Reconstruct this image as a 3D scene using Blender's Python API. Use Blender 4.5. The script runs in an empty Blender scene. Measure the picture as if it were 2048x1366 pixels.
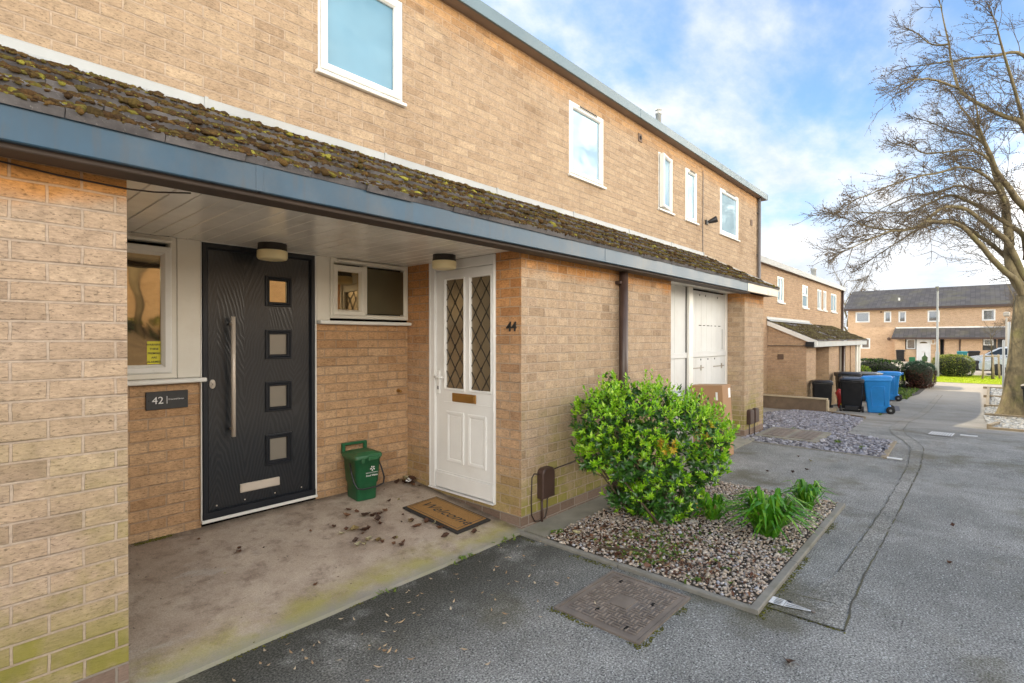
import bpy, bmesh, math, random
from mathutils import Vector, Matrix, noise
SC=bpy.context.scene; COL=SC.collection
RN=random.Random(11)
PI=math.pi; rad=math.radians
U=RN.uniform

def g(X):                                   # height of the street along X
    t=min(1,max(0,(X-7.5)/14.5)); a=-.75*t*t*(3-2*t)
    t=min(1,max(0,(X-26)/16)); return a+.30*t*t*(3-2*t)

# ------------------------------------------------------------------ materials
class MT:
    def __init__(s,name):
        s.m=bpy.data.materials.new(name); s.m.use_nodes=True
        s.nt=s.m.node_tree; s.b=s.nt.nodes['Principled BSDF']; s._oc=None
    def n(s,t,**kw):
        nd=s.nt.nodes.new(t)
        for k,v in kw.items(): setattr(nd,k,v)
        return nd
    def put(s,sock,v):
        if hasattr(v,'node'): s.nt.links.new(v,sock)
        elif isinstance(v,(tuple,list)): sock.default_value=(*v,1) if (len(v)==3 and sock.type=='RGBA') else v
        else: sock.default_value=v
    def oc(s):
        if s._oc is None: s._oc=s.n('ShaderNodeTexCoord').outputs['Object']
        return s._oc
    def uv(s):
        nd=s.n('ShaderNodeUVMap'); nd.uv_map='UVMap'; return nd.outputs[0]
    def mapv(s,v,loc=(0,0,0),sc=(1,1,1),rot=(0,0,0)):
        nd=s.n('ShaderNodeMapping'); s.put(nd.inputs['Vector'],v)
        nd.inputs['Location'].default_value=loc; nd.inputs['Scale'].default_value=sc; nd.inputs['Rotation'].default_value=rot
        return nd.outputs[0]
    def noise(s,scale,detail=4,rough=.55,v=None,dist=0,color=False):
        nd=s.n('ShaderNodeTexNoise'); s.put(nd.inputs['Vector'],v if v is not None else s.oc())
        nd.inputs['Scale'].default_value=scale; nd.inputs['Detail'].default_value=detail
        nd.inputs['Roughness'].default_value=rough; nd.inputs['Distortion'].default_value=dist
        return nd.outputs['Color' if color else 'Fac']
    def voro(s,scale,v=None,feat='F1',out='Distance',rnd=1):
        nd=s.n('ShaderNodeTexVoronoi',feature=feat); s.put(nd.inputs['Vector'],v if v is not None else s.oc())
        nd.inputs['Scale'].default_value=scale; nd.inputs['Randomness'].default_value=rnd
        return nd.outputs[out]
    def ramp(s,f,stops,interp='LINEAR'):
        nd=s.n('ShaderNodeValToRGB'); cr=nd.color_ramp; cr.interpolation=interp
        while len(cr.elements)<len(stops): cr.elements.new(.5)
        for e,(p,c) in zip(cr.elements,stops):
            e.position=p; e.color=(c,c,c,1) if not isinstance(c,(tuple,list)) else (*c,1)
        s.put(nd.inputs[0],f); return nd.outputs['Color']
    def mix(s,f,a,b,mode='MIX'):
        nd=s.n('ShaderNodeMix',data_type='RGBA',blend_type=mode)
        s.put(nd.inputs[0],f); s.put(nd.inputs[6],a); s.put(nd.inputs[7],b); return nd.outputs[2]
    def math(s,op,a,b=0,c=None,clamp=False):
        nd=s.n('ShaderNodeMath',operation=op,use_clamp=clamp); s.put(nd.inputs[0],a); s.put(nd.inputs[1],b)
        if c is not None: s.put(nd.inputs[2],c)
        return nd.outputs[0]
    def mr(s,v,a,b,c=0,d=1,smooth=True):
        nd=s.n('ShaderNodeMapRange',interpolation_type='SMOOTHSTEP' if smooth else 'LINEAR'); s.put(nd.inputs[0],v)
        for i,x in enumerate((a,b,c,d)): nd.inputs[1+i].default_value=x
        return nd.outputs[0]
    def sep(s,v):
        nd=s.n('ShaderNodeSeparateXYZ'); s.put(nd.inputs[0],v); return nd.outputs
    def rnd(s): return s.n('ShaderNodeNewGeometry').outputs['Random Per Island']
    def bump(s,h,strength=.5,dist=.01,nrm=None):
        nd=s.n('ShaderNodeBump'); s.put(nd.inputs['Height'],h); nd.inputs['Strength'].default_value=strength
        nd.inputs['Distance'].default_value=dist
        if nrm is not None: s.put(nd.inputs['Normal'],nrm)
        return nd.outputs[0]
    def fin(s,col=None,rough=.8,normal=None,metal=0,spec=None,**kw):
        if col is not None: s.put(s.b.inputs['Base Color'],col)
        s.put(s.b.inputs['Roughness'],rough); s.put(s.b.inputs['Metallic'],metal)
        if spec is not None: s.b.inputs['Specular IOR Level'].default_value=spec
        if normal is not None: s.put(s.b.inputs['Normal'],normal)
        for k,v in kw.items(): s.put(s.b.inputs[k.replace('_',' ')],v)
        return s.m
def t_mid(a,b): return tuple((x+y)/2 for x,y in zip(a,b))
def mulc(c,k): return tuple(x*k for x in c)

def simple(name,col,rough=.6,metal=0,var=.18,scale=6,bs=.1,dirt=None,spec=None,fine=90,streak=None):
    t=MT(name); n1=t.noise(scale,5,.6); n2=t.noise(fine,3,.6)
    c=t.mix(t.ramp(n1,[(.3,0),(.75,1)]),mulc(col,1-var),mulc(col,1+var))
    if dirt: c=t.mix(t.mr(t.noise(scale*.6,6,.65),.5,.8,0,dirt[1]),c,dirt[0])
    if streak: c=t.mix(t.mr(t.noise(26,4,.6,t.mapv(t.oc(),sc=(1,1,.12))),.52,.72,0,streak[1]),c,streak[0])
    r=t.mr(n1,.2,.8,max(.02,rough-.08),min(1,rough+.08))
    return t.fin(c,r,t.bump(n2,bs,.002) if bs else None,metal,spec)

BL,BH=.205,.0735
def brick(name,cols,mortar,algae=0,az=(.15,1.3),warm=None,warmz=(1.75,2.08),vo=.109,uo=0,dark=None,grime=.35,squash=1.0,dl=.62):
    t=MT(name); uv=t.uv(); s=t.sep(uv)
    v=t.mapv(uv,loc=(uo,-vo+BH*100,0))
    jig=t.n('ShaderNodeVectorMath',operation='ADD'); t.put(jig.inputs[0],v)
    nz=t.noise(7,3,.6,uv,color=True); sc=t.n('ShaderNodeVectorMath',operation='MULTIPLY_ADD')
    t.put(sc.inputs[0],nz); sc.inputs[1].default_value=(.012,.007,0); sc.inputs[2].default_value=(-.006,-.0035,0)
    t.put(jig.inputs[1],sc.outputs[0])
    bt=t.n('ShaderNodeTexBrick'); t.put(bt.inputs['Vector'],jig.outputs[0])
    bt.inputs['Color1'].default_value=(0,0,0,1); bt.inputs['Color2'].default_value=(1,1,1,1); bt.inputs['Mortar'].default_value=(.5,.5,.5,1)
    for k,x in (('Scale',1),('Mortar Size',.0052),('Mortar Smooth',.22),('Bias',0),('Brick Width',BL),('Row Height',BH)): bt.inputs[k].default_value=x
    bt.squash=squash; bt.squash_frequency=2
    r=t.sep(bt.outputs['Color'])[0]; fac=bt.outputs['Fac']
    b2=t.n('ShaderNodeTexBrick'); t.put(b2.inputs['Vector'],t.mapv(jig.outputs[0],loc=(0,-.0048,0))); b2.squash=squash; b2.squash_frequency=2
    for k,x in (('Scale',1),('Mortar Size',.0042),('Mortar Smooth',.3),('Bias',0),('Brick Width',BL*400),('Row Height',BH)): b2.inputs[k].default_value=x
    joint_shade=t.math('MULTIPLY',b2.outputs['Fac'],t.mr(t.noise(5,5,.65,uv),.42,.68,.0,dl))  # thin shade under each brick course, painted in along the bed joints
    c=t.ramp(r,[(0,cols[0]),(.10,t_mid(cols[0],cols[1])),(.3,cols[1]),(.5,cols[2]),(.7,cols[1]),(.88,cols[3]),(1,cols[2])])
    n1=t.noise(14,5,.65,uv); n2=t.noise(70,5,.75,t.mapv(uv,sc=(.5,1.5,1))); n3=t.noise(1.3,5,.6,uv)
    c=t.mix(1,c,t.ramp(n1,[(.25,.70),(.5,1.0),(.8,1.2)]),'MULTIPLY')
    c=t.mix(1,c,t.ramp(n2,[(.26,.36),(.41,.86),(.57,1.07),(.74,1.30)]),'MULTIPLY')
    pits=t.mr(t.noise(88,4,.66,t.mapv(uv,sc=(.6,1.35,1))),.55,.66,0,.7)
    c=t.mix(pits,c,mulc(cols[0],.35))
    mc=t.mix(1,mortar,t.ramp(t.noise(40,4,.6,uv),[(.3,.8),(.7,1.12)]),'MULTIPLY')
    c=t.mix(t.math('MULTIPLY',fac,t.mr(t.noise(6,4,.6,uv),.3,.7,.6,.98)),c,mc)
    c=t.mix(joint_shade,c,mulc(cols[0],.42))
    c=t.mix(t.mr(n3,.5,.78,0,grime),c,t.mix(1,c,(.62,.56,.5),'MULTIPLY'))
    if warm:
        wz=t.mr(t.math('ADD',s[1],t.math('MULTIPLY',t.noise(3,3,.5,uv),.25)),warmz[0]+.12,warmz[1]+.12)  # orange glow under the eaves put into the brick colour
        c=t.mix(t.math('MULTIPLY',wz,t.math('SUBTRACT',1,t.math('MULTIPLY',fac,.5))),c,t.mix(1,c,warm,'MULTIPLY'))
    if algae:
        am=t.mr(s[1],az[0],az[1],1,0); nn=t.mr(t.noise(2.2,5,.62,t.mapv(uv,loc=(3.1,1.7,0))),.36,.66)
        pb=t.mr(r,.25,.6,.45,1); m=t.math('MULTIPLY',am,nn); m=t.math('MULTIPLY',m,pb)
        low=t.math('MULTIPLY',t.mr(s[1],.12,.62,1,0),t.mr(t.noise(2.5,4,.6,uv),.3,.55)); m=t.math('MAXIMUM',m,low)
        m=t.math('MULTIPLY',m,t.math('SUBTRACT',1,t.math('MULTIPLY',fac,.8)))
        c=t.mix(t.math('MULTIPLY',m,algae,clamp=True),c,t.mix(n1,(.17,.16,.035),(.31,.27,.07)))
    if dark is not None:
        d=t.math('LESS_THAN',s[1],dark+.004)
        dk=t.mix(1,t.mix(r,(.17,.115,.085),(.25,.18,.14)),t.ramp(n2,[(.28,.7),(.7,1.1)]),'MULTIPLY')
        dk=t.mix(fac,dk,(.27,.23,.19)); c=t.mix(d,c,dk)
    h=t.math('ADD',t.math('MULTIPLY',t.math('SUBTRACT',1,fac),1.0),t.math('MULTIPLY',n2,.42))
    return t.fin(c,.93,t.bump(h,1.0,.011),spec=.25)

M={}
front=[(.33,.235,.155),(.435,.316,.21),(.41,.30,.208),(.48,.358,.246)]
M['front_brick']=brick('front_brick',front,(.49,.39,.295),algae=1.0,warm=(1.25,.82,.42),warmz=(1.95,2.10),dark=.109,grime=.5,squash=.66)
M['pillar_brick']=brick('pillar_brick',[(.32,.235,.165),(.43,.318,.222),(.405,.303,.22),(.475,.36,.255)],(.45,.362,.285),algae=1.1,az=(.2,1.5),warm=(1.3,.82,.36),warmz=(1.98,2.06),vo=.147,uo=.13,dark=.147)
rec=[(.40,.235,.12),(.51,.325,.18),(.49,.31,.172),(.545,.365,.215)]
M['recess_brick']=brick('recess_brick',rec,(.40,.29,.2),warm=(1.02,.85,.66),warmz=(1.2,2.0),vo=.145,grime=.25)  # warm porch light put into the recess and return brick colours
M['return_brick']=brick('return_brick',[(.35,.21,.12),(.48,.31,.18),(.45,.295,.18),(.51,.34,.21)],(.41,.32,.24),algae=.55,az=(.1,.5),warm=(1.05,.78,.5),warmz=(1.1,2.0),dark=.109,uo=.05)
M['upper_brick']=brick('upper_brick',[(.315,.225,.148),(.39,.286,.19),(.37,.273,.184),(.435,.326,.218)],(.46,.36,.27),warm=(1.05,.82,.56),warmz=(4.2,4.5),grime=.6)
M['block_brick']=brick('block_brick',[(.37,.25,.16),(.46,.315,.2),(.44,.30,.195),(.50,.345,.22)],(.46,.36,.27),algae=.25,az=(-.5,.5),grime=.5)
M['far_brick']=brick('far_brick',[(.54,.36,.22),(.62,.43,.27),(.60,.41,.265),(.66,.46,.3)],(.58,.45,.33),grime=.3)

M['white_pvc']=simple('white_pvc',(.74,.735,.70),.32,var=.05,scale=3,bs=0,dirt=((.42,.35,.25),.22),spec=.5)
M['cream_pvc']=simple('cream_pvc',(.72,.69,.61),.35,var=.05,scale=3,bs=0,dirt=((.45,.34,.2),.25),spec=.5)
M['soffit_white']=simple('soffit_white',(.86,.83,.77),.2,var=.09,scale=2.5,bs=0,dirt=((.3,.24,.17),.5),spec=.6)
M['fascia_grey']=simple('fascia_grey',(.035,.078,.125),.36,var=.28,scale=2.2,bs=.03,dirt=((.17,.15,.12),.4),spec=.32,streak=((.07,.07,.07),.35))
M['fascia_beige']=simple('fascia_beige',(.42,.37,.28),.32,var=.12,scale=2.5,bs=.03,dirt=((.24,.2,.13),.4),spec=.5)
M['roof_fascia']=simple('roof_fascia',(.11,.165,.195),.38,var=.1,scale=1.5,bs=.03,dirt=((.3,.3,.26),.3))
M['soffit_brown']=simple('soffit_brown',(.06,.042,.033),.7,var=.25,scale=5,bs=.1)
M['eave_brown']=simple('eave_brown',(.26,.2,.16),.7,var=.2,scale=2,bs=.05)
M['lead']=simple('lead',(.37,.385,.385),.55,var=.16,scale=2.2,bs=.15,dirt=((.34,.29,.22),.4),fine=14)
M['flue_steel']=simple('flue_steel',(.55,.55,.52),.5,.3,var=.1)
M['pipe_brown']=simple('pipe_brown',(.055,.032,.024),.4,var=.25,scale=8,bs=.05)
M['pipe_grey']=simple('pipe_grey',(.14,.13,.13),.45,var=.15)
M['black_plastic']=simple('black_plastic',(.016,.017,.02),.38,var=.3,scale=4,bs=.12,dirt=((.09,.085,.075),.3),spec=.5,fine=200)
M['black_rubber']=simple('black_rubber',(.014,.013,.013),.75,var=.3)
M['blue_plastic']=simple('blue_plastic',(.028,.27,.70),.4,var=.14,scale=3,bs=.1,dirt=((.1,.22,.38),.3),fine=200)
M['green_plastic']=simple('green_plastic',(.012,.105,.042),.34,var=.15,scale=9,bs=.08,fine=250)
M['green_lid']=simple('green_lid',(.022,.115,.045),.45,var=.2,scale=9,bs=.1,dirt=((.13,.10,.045),.75),fine=150)
M['box_brown']=simple('box_brown',(.055,.03,.022),.5,var=.2,scale=10)
M['cable_brown']=simple('cable_brown',(.035,.022,.016),.5,var=.2)
M['steel']=simple('steel',(.62,.55,.47),.42,.25,var=.06,bs=.02)
M['brass']=simple('brass',(.36,.19,.05),.42,.6,var=.15,bs=.03)
M['iron_rust']=simple('iron_rust',(.20,.165,.135),.75,.1,var=.3,scale=6,bs=.35,dirt=((.13,.13,.13),.8),fine=60)
M['concrete_edge']=simple('concrete_edge',(.215,.205,.175),.9,var=.22,scale=7,bs=.35,dirt=((.12,.12,.06),.55),fine=120)
M['timber']=simple('timber',(.25,.2,.13),.85,var=.25,scale=5,bs=.3,dirt=((.12,.11,.07),.5),fine=40)
M['sleeper']=simple('sleeper',(.17,.125,.085),.9,var=.3,scale=4,bs=.4,dirt=((.06,.05,.04),.6),fine=30)
M['cap_stone']=simple('cap_stone',(.40,.33,.22),.9,var=.2,scale=5,bs=.3)
M['cardboard']=simple('cardboard',(.36,.21,.11),.8,var=.1,scale=3,bs=.1)
M['paper']=simple('paper',(.75,.75,.73),.7,var=.05)
M['slate_sign']=simple('slate_sign',(.03,.03,.03),.55,var=.3,scale=25,bs=.4,fine=70)
M['letter_white']=simple('letter_white',(.72,.72,.70),.6,var=.05,bs=0)
M['letter_black']=simple('letter_black',(.012,.012,.012),.6,var=.05,bs=0)
M['numeral_dark']=simple('numeral_dark',(.05,.05,.05),.35,.5,var=.2,bs=0)
M['sticker_yellow']=simple('sticker_yellow',(.60,.55,.02),.45,var=.05,bs=0)
M['lamp_black']=simple('lamp_black',(.015,.012,.01),.45,var=.3)
M['opal']=simple('opal',(.80,.70,.42),.35,var=.06,scale=5,bs=0)
M['mat_edge']=simple('mat_edge',(.022,.02,.018),.85,var=.3,scale=20,bs=.3)
M['road_white']=simple('road_white',(.62,.63,.62),.8,var=.15,scale=20,bs=.3,dirt=((.25,.25,.25),.6))
M['moss_dark']=None
M['metal_grey']=simple('metal_grey',(.26,.27,.265),.5,.3,var=.1)
M['metal_dull']=simple('metal_dull',(.34,.31,.26),.55,.3,var=.15)
M['car_silver']=simple('car_silver',(.42,.46,.50),.25,.15,var=.05,bs=0)
M['car_glass']=simple('car_glass',(.015,.02,.025),.06,0,var=.1,bs=0)
M['teal_plastic']=simple('teal_plastic',(.03,.23,.26),.45)
M['red_plastic']=simple('red_plastic',(.5,.03,.025),.4)
M['yellow_plastic']=simple('yellow_plastic',(.6,.48,.04),.4)
M['vent_brown']=simple('vent_brown',(.12,.075,.05),.7)
M['void']=simple('void',(.004,.004,.004),1,bs=0)
M['dark_boards']=simple('dark_boards',(.10,.105,.11),.85,var=.25,scale=6)
M['foil']=simple('foil',(.55,.56,.6),.35,.5,var=.2,scale=60,bs=.8,fine=90)

def glass(name,col,rough=.04,tint=(1,1,1),refl=.12,warp=.0,fk=.8):
    t=MT(name); n=t.noise(2.2,3,.5)
    nrm=t.bump(t.noise(1.6,2,.5),warp,.02) if warp else None
    c=t.mix(n,mulc(col,.7),mulc(col,1.25))
    t.fin(c,.55,None,0,.2)
    gl=t.n('ShaderNodeBsdfGlossy'); gl.inputs['Color'].default_value=(*tint,1); gl.inputs['Roughness'].default_value=rough
    if nrm is not None: t.put(gl.inputs['Normal'],nrm)
    lw=t.n('ShaderNodeLayerWeight'); lw.inputs['Blend'].default_value=.35
    f=t.math('ADD',t.math('MULTIPLY',lw.outputs['Fresnel'],fk),refl,clamp=True)
    ms=t.n('ShaderNodeMixShader'); t.put(ms.inputs[0],f); t.put(ms.inputs[1],t.b.outputs[0]); t.put(ms.inputs[2],gl.outputs[0])
    out=[x for x in t.nt.nodes if x.type=='OUTPUT_MATERIAL'][0]; t.put(out.inputs[0],ms.outputs[0])
    return t.m
M['glass_dark']=glass('glass_dark',(.022,.018,.013),.03,refl=.2,warp=.25)
M['glass_hall']=glass('glass_hall',(.15,.115,.07),.25,(1,.85,.65),.02,warp=.6,fk=.15)
M['glass_sky']=glass('glass_sky',(.12,.25,.35),.03,(.26,.36,.42),.06,warp=.3)  # blue sky reflection put into the pane's base colour
M['glass_pale']=glass('glass_pale',(.24,.37,.46),.03,(.5,.6,.66),.14,warp=.4)  # pale sky reflection put into the base colour
M['glass_far']=glass('glass_far',(.12,.13,.13),.04,refl=.3)
M['glass_frost']=glass('glass_frost',(.055,.048,.026),.35,(1,.9,.6),refl=.04)
M['glass_warm']=glass('glass_warm',(.035,.027,.014),.03,(1,.78,.45),refl=.38,warp=.35)
M['glass_door']=glass('glass_door',(.17,.155,.13),.3,(1,.9,.75),refl=.06)

def door_mat():                              # dark composite door with embossed cathedral wood grain
    t=MT('door_black'); o=t.oc(); s=t.sep(o)
    x=t.math('ADD',s[0],0); z=s[2]
    n=t.noise(3.2,3,.5,t.mapv(o,sc=(1,1,.45)),dist=.4)
    # nested pointed arches: sawtooth in |x| plus z
    ax=t.math('ABSOLUTE',t.math('SUBTRACT',t.math('FRACT',t.math('ADD',t.math('MULTIPLY',x,2.7),.1)),.5))
    h=t.math('ADD',t.math('ADD',t.math('MULTIPLY',z,13.0),t.math('MULTIPLY',ax,15.0)),t.math('MULTIPLY',n,9.0))
    w=t.math('SINE',t.math('MULTIPLY',h,5.6))
    fine=t.noise(40,4,.6,t.mapv(o,sc=(3,3,.12)))
    hh=t.math('ADD',t.math('MULTIPLY',t.mr(w,-.3,.6),.8),t.math('MULTIPLY',fine,.5))
    c=t.mix(t.mr(w,-.3,.6),(.006,.010,.017),(.012,.017,.026))
    return t.fin(c,t.mr(w,-.3,.6,.34,.46),t.bump(hh,.2,.003),spec=.35,Coat_Weight=.55,Coat_Roughness=.2,Coat_IOR=1.6,Coat_Normal=t.bump(hh,.22,.003),Coat_Tint=(1,.92,.8,1))
M['door_black']=door_mat()
M['frame_black']=simple('frame_black',(.012,.015,.021),.36,var=.12,scale=4,bs=.03,spec=.4)

def asphalt(name='asphalt',gain=1.0):
    t=MT(name); o=t.oc(); s=t.sep(o)
    big=t.noise(.55,6,.62); med=t.noise(3.5,6,.65); fine=t.noise(100,3,.8); grain=t.voro(90)
    c=t.mix(t.mr(big,.3,.7),(.140,.144,.135),(.254,.253,.236))
    c=t.mix(1,c,t.ramp(med,[(.25,.72),(.75,1.22)]),'MULTIPLY')
    c=t.mix(1,c,t.ramp(fine,[(.26,.10),(.47,.85),(.72,2.6)]),'MULTIPLY')
    vr=t.n('ShaderNodeTexVoronoi',feature='F1'); t.put(vr.inputs['Vector'],o); vr.inputs['Scale'].default_value=82
    chip=t.math('MULTIPLY',t.math('LESS_THAN',vr.outputs['Distance'],.30),t.math('GREATER_THAN',t.sep(vr.outputs['Color'])[0],.82))
    c=t.mix(t.math('MULTIPLY',chip,.85),c,(.55,.56,.55))
    dk=t.math('MULTIPLY',t.math('LESS_THAN',vr.outputs['Distance'],.35),t.math('LESS_THAN',t.sep(vr.outputs['Color'])[1],.22))
    c=t.mix(t.math('MULTIPLY',dk,.75),c,(.025,.026,.026))
    # brown/mossy damp patches
    pz=t.noise(1.15,5,.6,t.mapv(o,loc=(4.2,1.9,0)))
    c=t.mix(t.mr(pz,.50,.68,0,.7),c,t.mix(fine,(.045,.042,.02),(.12,.105,.05)))
    # damp strip at the foot of the porch slab
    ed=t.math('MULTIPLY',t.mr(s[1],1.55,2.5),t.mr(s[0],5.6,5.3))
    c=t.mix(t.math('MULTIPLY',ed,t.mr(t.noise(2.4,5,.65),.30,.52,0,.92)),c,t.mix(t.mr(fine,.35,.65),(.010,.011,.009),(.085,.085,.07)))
    # pale wear and rusty streaks down the street
    pw=t.mr(t.noise(.9,5,.6,t.mapv(o,loc=(9,3,0),sc=(.45,1.6,1))),.5,.72,0,.5)
    c=t.mix(t.math('MULTIPLY',pw,t.mr(s[0],4.5,9)),c,(.20,.165,.12))
    far=t.mr(s[0],10,15); c=t.mix(t.math('MULTIPLY',far,.55),c,t.mix(big,(.25,.225,.185),(.34,.31,.26))); c=t.mix(t.math('MULTIPLY',t.mr(s[0],21,27),.8),c,t.mix(med,(.40,.34,.26),(.52,.45,.36)))  # tarmac paled and warmed further off, sunlight painted into its colour
    if gain!=1: c=t.mix(1,c,(gain,gain*.985,gain*.96),'MULTIPLY')
    hgt=t.math('ADD',t.math('MULTIPLY',t.math('SUBTRACT',1,grain),.6),t.math('MULTIPLY',fine,.6))
    return t.fin(c,.86,t.bump(hgt,.6,.005),spec=.35)
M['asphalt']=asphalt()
def seam():
    t=MT('seam'); c=t.mix(t.mr(t.noise(4,5,.6),.42,.6),(.07,.068,.055),(.095,.09,.04))
    return t.fin(c,.95)
M['seam']=seam()
def patch():
    t=MT('asphalt_patch'); f=t.noise(170,3,.7); c=t.mix(t.noise(2,5,.6),(.15,.148,.145),(.21,.205,.196))
    c=t.mix(1,c,t.ramp(f,[(.3,.6),(.5,1),(.72,1.4)]),'MULTIPLY'); return t.fin(c,.88,t.bump(f,.6,.003),spec=.3)
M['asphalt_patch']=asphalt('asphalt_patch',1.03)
def slab():
    t=MT('porch_concrete'); o=t.oc(); s=t.sep(o)
    n1=t.noise(2.1,6,.65); n2=t.noise(9,6,.7); f=t.noise(140,3,.7)
    c=t.mix(t.mr(n1,.3,.7),(.36,.29,.225),(.50,.425,.345))
    c=t.mix(t.mr(n2,.46,.72,0,.75),c,(.21,.16,.125)); c=t.mix(t.mr(t.noise(1.1,6,.7,t.mapv(o,loc=(1,4,0))),.5,.7,0,.6),c,(.20,.145,.115)); c=t.mix(t.mr(t.noise(4.5,6,.7,t.mapv(o,loc=(7,2,0),sc=(.6,1.4,1))),.57,.72,0,.5),c,(.47,.44,.40))
    c=t.mix(1,c,t.ramp(f,[(.3,.72),(.55,1),(.75,1.2)]),'MULTIPLY')
    spots=t.mr(t.noise(38,4,.6),.64,.73,0,.7); c=t.mix(spots,c,(.06,.045,.035))
    a=t.math('MULTIPLY',t.mr(t.math('ADD',s[1],t.math('MULTIPLY',t.noise(3,4,.6),.45)),3.15,2.85),t.mr(t.noise(2.6,7,.7,t.mapv(o,loc=(2,7,0))),.36,.62))
    c=t.mix(t.math('MULTIPLY',a,.75),c,t.mix(f,(.24,.23,.04),(.42,.39,.10)))
    eg=t.math('MAXIMUM',t.mr(s[1],3.9,4.03),t.mr(s[0],2.86,2.98)); c=t.mix(t.math('MULTIPLY',eg,t.mr(t.noise(6,5,.7),.3,.6,.25,.75)),c,(.09,.07,.05))  # contact shade and dirt painted along the wall feet
    gr=t.mr(t.math('ADD',s[1],t.math('MULTIPLY',n2,.15)),2.78,2.62); c=t.mix(t.math('MULTIPLY',gr,.75),c,(.24,.245,.22))
    return t.fin(c,.92,t.bump(t.math('ADD',f,n2),.45,.004),spec=.25)
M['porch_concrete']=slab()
M['strip_concrete']=simple('strip_concrete',(.24,.225,.18),.92,var=.25,scale=5,bs=.4,dirt=((.13,.14,.05),.6),fine=130)
M['soil']=simple('soil',(.075,.06,.045),.95,var=.4,scale=14,bs=.9,fine=60)
M['slate_bed']=simple('slate_bed',(.10,.10,.115),.9,var=.4,scale=25,bs=.9,fine=60)
def isl(name,stops,rough=.8,bs=.3,fine=60,trans=0,spec=.4,nvar=.2):
    t=MT(name); c=t.ramp(t.rnd(),stops); f=t.noise(fine,3,.6)
    c=t.mix(1,c,t.ramp(f,[(.25,1-nvar),(.75,1+nvar)]),'MULTIPLY')
    t.fin(c,rough,t.bump(f,bs,.003) if bs else None,spec=spec)
    if trans:
        tr=t.n('ShaderNodeBsdfTranslucent'); t.put(tr.inputs[0],c); ms=t.n('ShaderNodeMixShader'); ms.inputs[0].default_value=trans
        t.put(ms.inputs[1],t.b.outputs[0]); t.put(ms.inputs[2],tr.outputs[0])
        out=[x for x in t.nt.nodes if x.type=='OUTPUT_MATERIAL'][0]; t.put(out.inputs[0],ms.outputs[0])
    return t.m
M['pebble']=isl('pebble',[(0,(.21,.175,.14)),(.14,(.44,.37,.29)),(.28,(.31,.24,.185)),(.42,(.50,.43,.345)),(.55,(.29,.275,.26)),(.68,(.45,.35,.265)),(.84,(.58,.53,.46)),(.92,(.38,.39,.43)),(1,(.36,.26,.19))])
M['slate_chip']=isl('slate_chip',[(0,(.10,.10,.115)),(.3,(.22,.22,.25)),(.6,(.32,.32,.36)),(.85,(.17,.16,.17)),(1,(.48,.48,.50))],.5)
M['moss_low']=isl('moss_low',[(0,(.04,.03,.018)),(.4,(.075,.055,.03)),(.75,(.11,.09,.04)),(1,(.15,.14,.05))],.95,1.0,110,spec=.1,nvar=.45)
M['bank_soil']=simple('bank_soil',(.17,.125,.085),.95,var=.35,scale=5,bs=.8)
M['bounce_sand']=simple('bounce_sand',(.66,.54,.38),.9,var=.15,scale=2,bs=.2)  # pale warm colour for the added bounce ground
M['pale_chip']=isl('pale_chip',[(0,(.22,.23,.23)),(.4,(.36,.37,.36)),(.7,(.46,.46,.44)),(1,(.28,.25,.2))],.7)
M['moss']=isl('moss',[(0,(.04,.024,.012)),(.28,(.075,.042,.017)),(.5,(.05,.035,.015)),(.66,(.11,.065,.022)),(.82,(.07,.055,.018)),(.93,(.12,.10,.022)),(.975,(.19,.17,.03)),(1,(.29,.27,.05))],.95,1.0,110,spec=.1,nvar=.45)
M['ground_moss']=isl('ground_moss',[(0,(.05,.055,.012)),(.5,(.10,.10,.02)),(1,(.17,.17,.03))],.95,1,110,spec=.1,nvar=.4)
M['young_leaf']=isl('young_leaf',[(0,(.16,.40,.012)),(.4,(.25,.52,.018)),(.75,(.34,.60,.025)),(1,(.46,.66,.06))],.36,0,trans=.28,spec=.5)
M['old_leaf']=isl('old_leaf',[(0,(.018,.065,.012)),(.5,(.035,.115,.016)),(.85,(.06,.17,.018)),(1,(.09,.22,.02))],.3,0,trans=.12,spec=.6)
M['yellow_leaf']=isl('yellow_leaf',[(0,(.45,.32,.02)),(.6,(.6,.42,.03)),(1,(.25,.12,.03))],.5,0,trans=.2)
M['blade']=isl('blade',[(0,(.04,.17,.01)),(.4,(.085,.29,.013)),(.8,(.15,.38,.02)),(.96,(.25,.44,.04)),(1,(.3,.24,.1))],.35,0,trans=.25,spec=.5)
M['weed']=isl('weed',[(0,(.06,.14,.015)),(.6,(.13,.22,.025)),(1,(.25,.30,.05))],.6,0,trans=.2)
M['litter_leaf']=isl('litter_leaf',[(0,(.07,.03,.015)),(.5,(.12,.05,.025)),(.9,(.2,.1,.05)),(1,(.4,.33,.15))],.75,.2)
M['bud']=isl('bud',[(0,(.05,.03,.018)),(.6,(.10,.065,.03)),(1,(.2,.14,.06))],.7,0)
def objrand(name,stops,rough=.7):
    t=MT(name); r=t.n('ShaderNodeObjectInfo').outputs['Random']; c=t.ramp(r,stops)
    c=t.mix(1,c,t.ramp(t.noise(60,3,.6),[(.3,.7),(.7,1.2)]),'MULTIPLY'); return t.fin(c,rough)
M['dead_leaf']=objrand('dead_leaf',[(0,(.045,.022,.012)),(.4,(.09,.038,.02)),(.75,(.14,.065,.03)),(.9,(.3,.26,.1)),(1,(.5,.46,.3))])
M['seed_leaf']=objrand('seed_leaf',[(0,(.36,.22,.11)),(.5,(.50,.36,.21)),(1,(.6,.5,.35))])
M['hedge_leaf']=isl('hedge_leaf',[(0,(.012,.03,.008)),(.5,(.025,.06,.012)),(1,(.05,.095,.02))],.6,0,trans=.12)
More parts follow.
